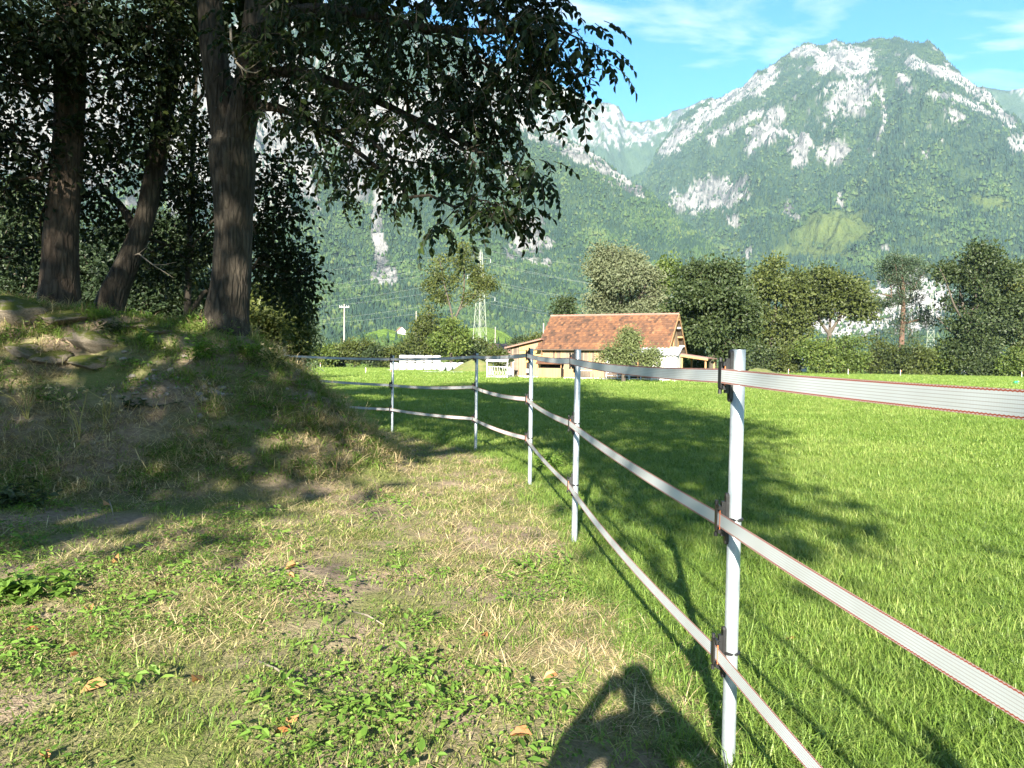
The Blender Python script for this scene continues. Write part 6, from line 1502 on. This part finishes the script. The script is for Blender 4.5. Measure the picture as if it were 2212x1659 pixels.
# hedges and bushes: individuals with two kinds of leaf
def bush(label, X, Y, d, r, seed, leaf, wide=1.25):
    h = r; rows = [(X, Y, 0, r * 0.75, 20), (X - r * 0.55 * wide, Y + r * 0.25, 0, r * 0.6, 14), (X + r * 0.55 * wide, Y + r * 0.2, 0, r * 0.6, 14), (X - r * 0.2, Y + r * 0.7, -0.5, r * 0.7, 16), (X + r * 0.4, Y + r * 0.75, 0, r * 0.65, 14)]
    far_tree('bush', label, X, d, [[(X, Y + r * 1.2, 0, 4), (X, Y + r * 0.5, 0, 3), (X, Y, 0, 1.2)]], [(a_, b_, c_, d_, e_ if d > 60 else e_ * 4) for a_, b_, c_, d_, e_ in rows], seed, leaf, MID if d > 60 else SMALL, size=(1.05 if d > 140 else 0.85) if d > 60 else 0.75, start=0.2, group='bushes along the meadow edge', cat='bush', tip=0.02, rmax=0.1)
for i, a in enumerate([('small dark bush behind the earth heap', 1645, 772, 118, 26, M_LEAF_DARK), ('olive bush left of the leafy hedge', 1700, 768, 120, 30, M_LEAF_OLIVE), ('tall fresh green bush below the open ash', 1765, 752, 116, 42, M_LEAF_FRESH),
                       ('second fresh green bush in the hedge', 1820, 760, 118, 36, M_LEAF_FRESH), ('olive bush left of the pine stem', 1880, 765, 122, 36, M_LEAF_OLIVE), ('dark bush at the foot of the pine', 1930, 765, 124, 32, M_LEAF_DARK),
                       ('fresh bush right of the pine', 1968, 770, 120, 30, M_LEAF_OLIVE), ('low dark bush left of the pale mast', 2010, 785, 126, 20, M_LEAF_DARK), ('fresh bush below the bare limbed tree', 2045, 775, 120, 28, M_LEAF_FRESH),
                       ('dark bush right of the bare limbed tree', 2130, 782, 118, 30, M_LEAF_DARK), ('green bush at the right picture edge', 2185, 780, 116, 34, M_LEAF_FRESH), ('low bush beyond the right picture edge', 2250, 785, 116, 34, M_LEAF_OLIVE),
                       ('green bush right of the spruce', 700, 760, 150, 20, M_LEAF_FRESH), ('olive bush left of the utility pole', 725, 762, 156, 20, M_LEAF_OLIVE), ('large olive bush right of the utility pole', 766, 752, 152, 25, M_LEAF_OLIVE), ('dark bush between pole and bales', 812, 764, 150, 18, M_LEAF_DARK),
                       ('low bush behind the left bales', 850, 768, 150, 20, M_LEAF_OLIVE), ('bush behind the middle of the bale stack', 885, 765, 150, 24, M_LEAF_DARK), ('dark bush at the right end of the bales', 1005, 762, 140, 26, M_LEAF_DARK), ('brownish bush left of the feeder', 1030, 758, 146, 26, M_LEAF_OLIVE),
                       ('bush behind the hay feeder', 1075, 768, 120, 20, M_LEAF_OLIVE), ('small bush left of the annex roof', 1128, 742, 130, 14, M_LEAF_DARK), ('bush touching the annex roof', 1160, 735, 126, 16, M_LEAF_OLIVE), ('bush behind the barn gable', 1500, 775, 110, 24, M_LEAF_DARK),
                       ('sunlit olive bush behind the bank', 590, 655, 24, 48, M_LEAF_OLIVE), ('brownish shrub on the far side of the bank', 545, 700, 20, 40, M_LEAF_OLIVE), ('low shrub behind the bank crest', 615, 715, 24, 36, M_LEAF_OLIVE)]):
    k = 0.78 + 0.5 * float(_hash(np.array(i), np.array(3), 9)) if a[3] > 100 else 1.0
    bush(a[0], a[1], a[2] + a[4] * (1 - k), a[3] + 8 * (k - 1) + (30 if a[1] > 1600 else 0), a[4] * k, 500 + i, a[5])
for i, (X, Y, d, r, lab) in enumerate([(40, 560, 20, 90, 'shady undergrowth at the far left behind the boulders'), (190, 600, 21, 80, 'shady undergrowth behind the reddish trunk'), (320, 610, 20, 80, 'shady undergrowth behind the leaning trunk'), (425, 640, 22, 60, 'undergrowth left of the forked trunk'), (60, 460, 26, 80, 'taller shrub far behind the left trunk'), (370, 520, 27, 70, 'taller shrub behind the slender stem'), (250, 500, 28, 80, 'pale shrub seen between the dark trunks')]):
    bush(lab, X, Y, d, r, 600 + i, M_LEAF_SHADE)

# ------------------------------------------------------------ pylon, poles, wires, small things far off
M_PYLON = mat_plain('pale_painted_steel', (0.20, 0.215, 0.18), 0.6, 0.2)
M_CONC = mat_plain('weathered_pole', (0.26, 0.235, 0.20), 0.9)
M_WIRE = mat_plain('aluminium_cable', (0.32, 0.33, 0.33), 0.5, 0.3)

def pylon(label, x, y, H, rz, w0=4.6, arms=((0.60, 7.5), (0.77, 6.5), (0.93, 5.0)), th=0.15):
    t = thing('pylon', label, 'pylon', (x, y, 0), rz, 'lattice pylons'); wd = lambda z: w0 / 2 * (1 - z / H) ** 1.0 * 0.9 + 0.35
    zs = [0]; 
    while zs[-1] < H * 0.97: zs.append(min(H * 0.98, zs[-1] + max(3.2, wd(zs[-1]) * 2.6)))
    for sx, sy in ((-1, -1), (1, -1), (1, 1), (-1, 1)): m = MB(); m.bar((sx * wd(0), sy * wd(0), -0.2), (sx * wd(H * 0.98), sy * wd(H * 0.98), H * 0.98), th, th); m.build('leg', M_PYLON, t)
    m = MB()
    for a, b in zip(zs[:-1], zs[1:]):
        for (p, q) in (((-1, -1), (1, -1)), ((1, -1), (1, 1)), ((1, 1), (-1, 1)), ((-1, 1), (-1, -1))):
            m.bar((p[0] * wd(a), p[1] * wd(a), a), (q[0] * wd(b), q[1] * wd(b), b), th * 0.5, th * 0.5); m.bar((q[0] * wd(a), q[1] * wd(a), a), (p[0] * wd(b), p[1] * wd(b), b), th * 0.5, th * 0.5); m.bar((p[0] * wd(b), p[1] * wd(b), b), (q[0] * wd(b), q[1] * wd(b), b), th * 0.45, th * 0.45)
    m.build('bracing', M_PYLON, t); tips = []
    m = MB(); m.bar((0, 0, H * 0.98), (0, 0, H), 0.3, 0.3); m.build('peak', M_PYLON, t)
    for f, L in arms:
        z = H * f
        for s in (-1, 1):
            m = MB(); m.bar((s * wd(z), 0.3, z), (s * L, 0, z), th * 0.6, th * 0.6); m.bar((s * wd(z), -0.3, z), (s * L, 0, z), th * 0.6, th * 0.6); m.bar((s * wd(z), 0, z + 1.5), (s * L, 0, z + 0.1), th * 0.5, th * 0.5); ar = m.build('crossarm', M_PYLON, t)
            m = MB(); m.tube([(s * L, 0, z - 0.1), (s * L, 0, z - 1.5)], 0.12, 6); m.build('insulator', M_WIRE, ar)
            c, sn = math.cos(rz), math.sin(rz); tips.append(np.array([x + s * L * c, y + s * L * sn, z - 1.5]))
    return tips + [np.array([x, y, H])]
PY1 = at(1036, 780, 300)
T1 = pylon('tall pale lattice pylon behind the open airy tree', PY1[0], PY1[1], 46.5, math.radians(40))
T0 = pylon('lattice pylon hidden behind the trees on the bank', -255.0, 430.0, 46.5, math.radians(50))
PY2 = at(2009, 780, 360)
T2 = pylon('thin pale lattice mast between pine and bare limbed tree', PY2[0], PY2[1], 42, math.radians(60), 4.0)
ARM = ['left tip of the lowest crossarm', 'right tip of the lowest crossarm', 'left tip of the middle crossarm', 'right tip of the middle crossarm', 'left tip of the top crossarm', 'right tip of the top crossarm', 'very peak']
for k in range(7):
    for a, b, lab in ((T0[k], T1[k], 'power cables left of the tall pylon'), (T1[k], T2[k], 'power cables between tall pylon and thin mast')):
        u = np.linspace(0, 1, 30)[:, None]; P = a + (b - a) * u - np.array([0, 0, 1]) * (9.0 * 4 * u * (1 - u)) * (0.6 if k == 6 else 1)
        m = MB(); m.tube(P, 0.02, 4); tag(m.build('power_cable', M_WIRE), 'power cable from the %s, %s' % (ARM[k], 'left of the tall pylon' if b is T1[k] else 'running right to the thin mast'), 'cable', lab)

def pole(label, X, Ytop, d, r=0.16, arm=2.1, cap=True):
    b = at(X, 790, d); h = at(X, Ytop, d)[2]; t = thing('utility_pole', label, 'pole', (b[0], b[1], 0)); m = MB(); m.tube([(0, 0, -0.3), (0, 0, h)], [r * 1.15, r * 0.8], 10); m.build('shaft', M_CONC, t)
    if cap: m = MB(); m.tube([(0, 0, 0), (0, 0, 1.4)], r * 1.5, 10); m.build('white_foot', M_PAINT, t)
    if arm:
        m = MB(); m.box((-arm / 2, -0.08, h - 0.75), (arm / 2, 0.08, h - 0.55)); c = m.build('crossarm', M_CONC, t)
        for x in (-0.9, -0.5, 0.5, 0.9):
            m = MB(); m.tube([(x * arm / 2, 0, h - 0.55), (x * arm / 2, 0, h - 0.3)], 0.07, 6); m.build('insulator', M_PAINT, c)
pole('tall utility pole with crossarm beyond the left end of the meadow', 743, 657, 158)
pole('short grey pole behind the annex roof', 1173, 698, 120, 0.12, 0, False)
pole('thin pole on the pasture hill right of the pylon', 1069, 706, 230, 0.14, 0, False)
pole('slim pole behind the olive tree left of the pylon', 898, 672, 240, 0.16, 0, False)

def marker(X, Y0, Y1, label):
    b = on_ground(X, Y1); d = b[1]; h = at(X, Y0, d)[2]; t = thing('marker_post', label, 'post', (b[0], b[1], 0), 0, 'white plastic posts in the meadow')
    m = MB(); m.tube([(0, 0, -0.1), (0, 0, h)], [0.05, 0.045], 8); m.build('shaft', M_PAINT, t); m = MB(); m.box((-0.02, -0.06, h - 0.28), (0.12, 0.06, h - 0.1)); m.build('red_clip', M_ORANGE, t)
for a in [(1832, 797, 809.5, 'white meadow post below the pine tree hedge'), (1945, 799, 812, 'white meadow post at the foot of the pine'), (1703, 797, 808, 'white meadow post near the earth heap'), (692, 783, 794, 'white meadow post at the left end of the meadow'), (790, 794, 806.5, 'white meadow post left of the bale stack'), (843.5, 797, 804, 'white meadow post touching the plastic sheet'), (2207, 803, 815, 'white meadow post at the right picture edge')]:
    marker(*a)

def tub():
    p = on_ground(2195, 830); t = thing('feed_tub', 'small green plastic tub lying in the meadow on the far right', 'tub', p); m = MB(); n = 14
    m.tube([(-0.2, 0, 0.15), (0.16, 0, 0.15)], [0.13, 0.17], n); m.build('shell', mat_plain('green_plastic', (0.02, 0.32, 0.12), 0.4), t); m = MB(); a = np.linspace(0, 2 * np.pi, 17); m.tube(np.column_stack([np.full(17, 0.16), np.cos(a) * 0.17, 0.15 + np.sin(a) * 0.17]), 0.015, 5); m.build('rim', M_PAINT, t)
tub()

def earth_bank(label, X, Y, d, w, h, seed):
    b = at(X, Y, d); u = np.linspace(-1, 1, 34); U, Vv = np.meshgrid(u, u); r = np.hypot(U, Vv); z = h * np.clip(1 - r ** 1.6, 0, 1) * (1 + 0.3 * fbm(U * 2 + seed, Vv * 2, 3, seed)) - 0.15
    i = np.arange(33)[:, None] * 34 + np.arange(33)[None]; t = NT('grassy_earth'); n = t.noise(t.pos(), 1.2, 5, 0.65); m_ = t.done(t.principled(t.ramp(n, [(0.35, (0.062, 0.085, 0.02)), (0.65, (0.11, 0.105, 0.04))]), 0.95, t.bump(n, 0.8, 0.2)))
    o = obj('earth_heap', mesh_np('earth_heap', np.stack([U * w, Vv * w * 0.7, z], -1).reshape(-1, 3), np.stack([i, i + 1, i + 35, i + 34], -1).reshape(-1, 4), None, True), m_); o.location = (b[0], b[1], 0); tag(o, label, 'earth heap')
earth_bank('low grassy earth heap right of the barn', 1640, 795, 108, 3.6, 1.25, 3)
earth_bank('sloping grassy earth heap between bales and feeder', 1030, 795, 112, 4.2, 2.0, 4)

def far_buildings():
    # little house on the pasture hill
    az = math.atan2(*ray(868, 700)[:2]); P = HILL(np.array([az]), np.array([0.955]))[0]
    t = thing('house', 'tiny white gabled house on the green hill', 'house', (P[0], P[1], P[2] - 0.6), 0.35); W, D, H, R = 5.4, 6.5, 3.0, 5.4
    m = MB(); m.add([(-W/2, 0, 0), (W/2, 0, 0), (W/2, 0, H), (0, 0, R), (-W/2, 0, H), (-W/2, D, 0), (W/2, D, 0), (W/2, D, H), (0, D, R), (-W/2, D, H)], [(0, 1, 2, 3, 4), (9, 8, 7, 6, 5), (0, 4, 9, 5), (1, 6, 7, 2)]); m.build('wall', M_PAINT, t)
    m = MB(); m.add([(-W/2 - .5, -.4, H - .4), (0, -.4, R + .12), (0, D + .4, R + .12), (-W/2 - .5, D + .4, H - .4), (-W/2 - .5, -.4, H - .6), (0, -.4, R - .06), (0, D + .4, R - .06), (-W/2 - .5, D + .4, H - .6)], [(0, 1, 2, 3), (4, 7, 6, 5), (0, 4, 5, 1), (0, 3, 7, 4)]); m.add([(W/2 + .5, -.4, H - .4), (0, -.4, R + .12), (0, D + .4, R + .12), (W/2 + .5, D + .4, H - .4), (W/2 + .5, -.4, H - .6), (0, -.4, R - .06), (0, D + .4, R - .06), (W/2 + .5, D + .4, H - .6)], [(3, 2, 1, 0), (5, 6, 7, 4), (1, 5, 4, 0), (4, 7, 3, 0)]); m.build('roof', M_BROWNROOF, t)
    for x in (-1.2, 0.6): m = MB(); m.box((x, -0.05, 1.0), (x + 0.7, -0.01, 2.1)); m.build('window', M_GLASS, t)
    # long farm building with brown roof
    b = at(1040, 790, 165); t = thing('farm_building', 'long low building with brown roof behind the feeder', 'building', (b[0], b[1], 0), -0.12); L = 9.5
    m = MB(); m.box((0, 0, 0), (L, 8, 3.6)); m.build('wall', M_WHITEW, t); tb = TB(); tb.quadslab((-0.4, -0.5, 3.5), (L + .4, -0.5, 3.5), (L + .4, 5.5, 5.6), (-0.4, 5.5, 5.6), 0.12, 0.5); tb.build('roof', M_BROWNROOF, t)
    for k in range(3): m = MB(); m.box((1 + k * 3, -0.06, 1.2), (2.2 + k * 3, -0.01, 2.4)); m.build('window', M_GLASS, t)
    m = MB(); m.box((6.6, 4.9, 5.3), (7.2, 5.5, 6.2)); m.build('chimney', M_PAINT, t)
    # pale buildings glimpsed through the hedge on the right
    for X, d, L, H, lab in ((2066, 200, 7.5, 3.2, 'white building glimpsed left of the right edge hedge'), (1580, 170, 7.0, 2.4, 'pale blue shed glimpsed under the dark oak'), (1705, 200, 5.0, 3.0, 'pale wall glimpsed between the hedge bushes'), (2170, 205, 6, 3.0, 'white roofed shed behind the right hedge')):
        b = at(X, 790, d); t = thing('shed', lab, 'shed', (b[0], b[1], 0), 0.1)
        m = MB(); m.box((0, 0, 0), (L, 5, H)); m.build('wall', M_WHITEW, t); tb = TB(); tb.quadslab((-.3, -.4, H - .05), (L + .3, -.4, H - .05), (L + .3, 5.3, H + 1.0), (-.3, 5.3, H + 1.0), 0.1, .5); tb.build('roof', M_TIN, t)
        for k in range(2): m = MB(); m.box((1 + k * L / 2.5, -0.05, 0.9), (2.1 + k * L / 2.5, -0.01, 2.0)); m.build('window', M_GLASS, t)
far_buildings()
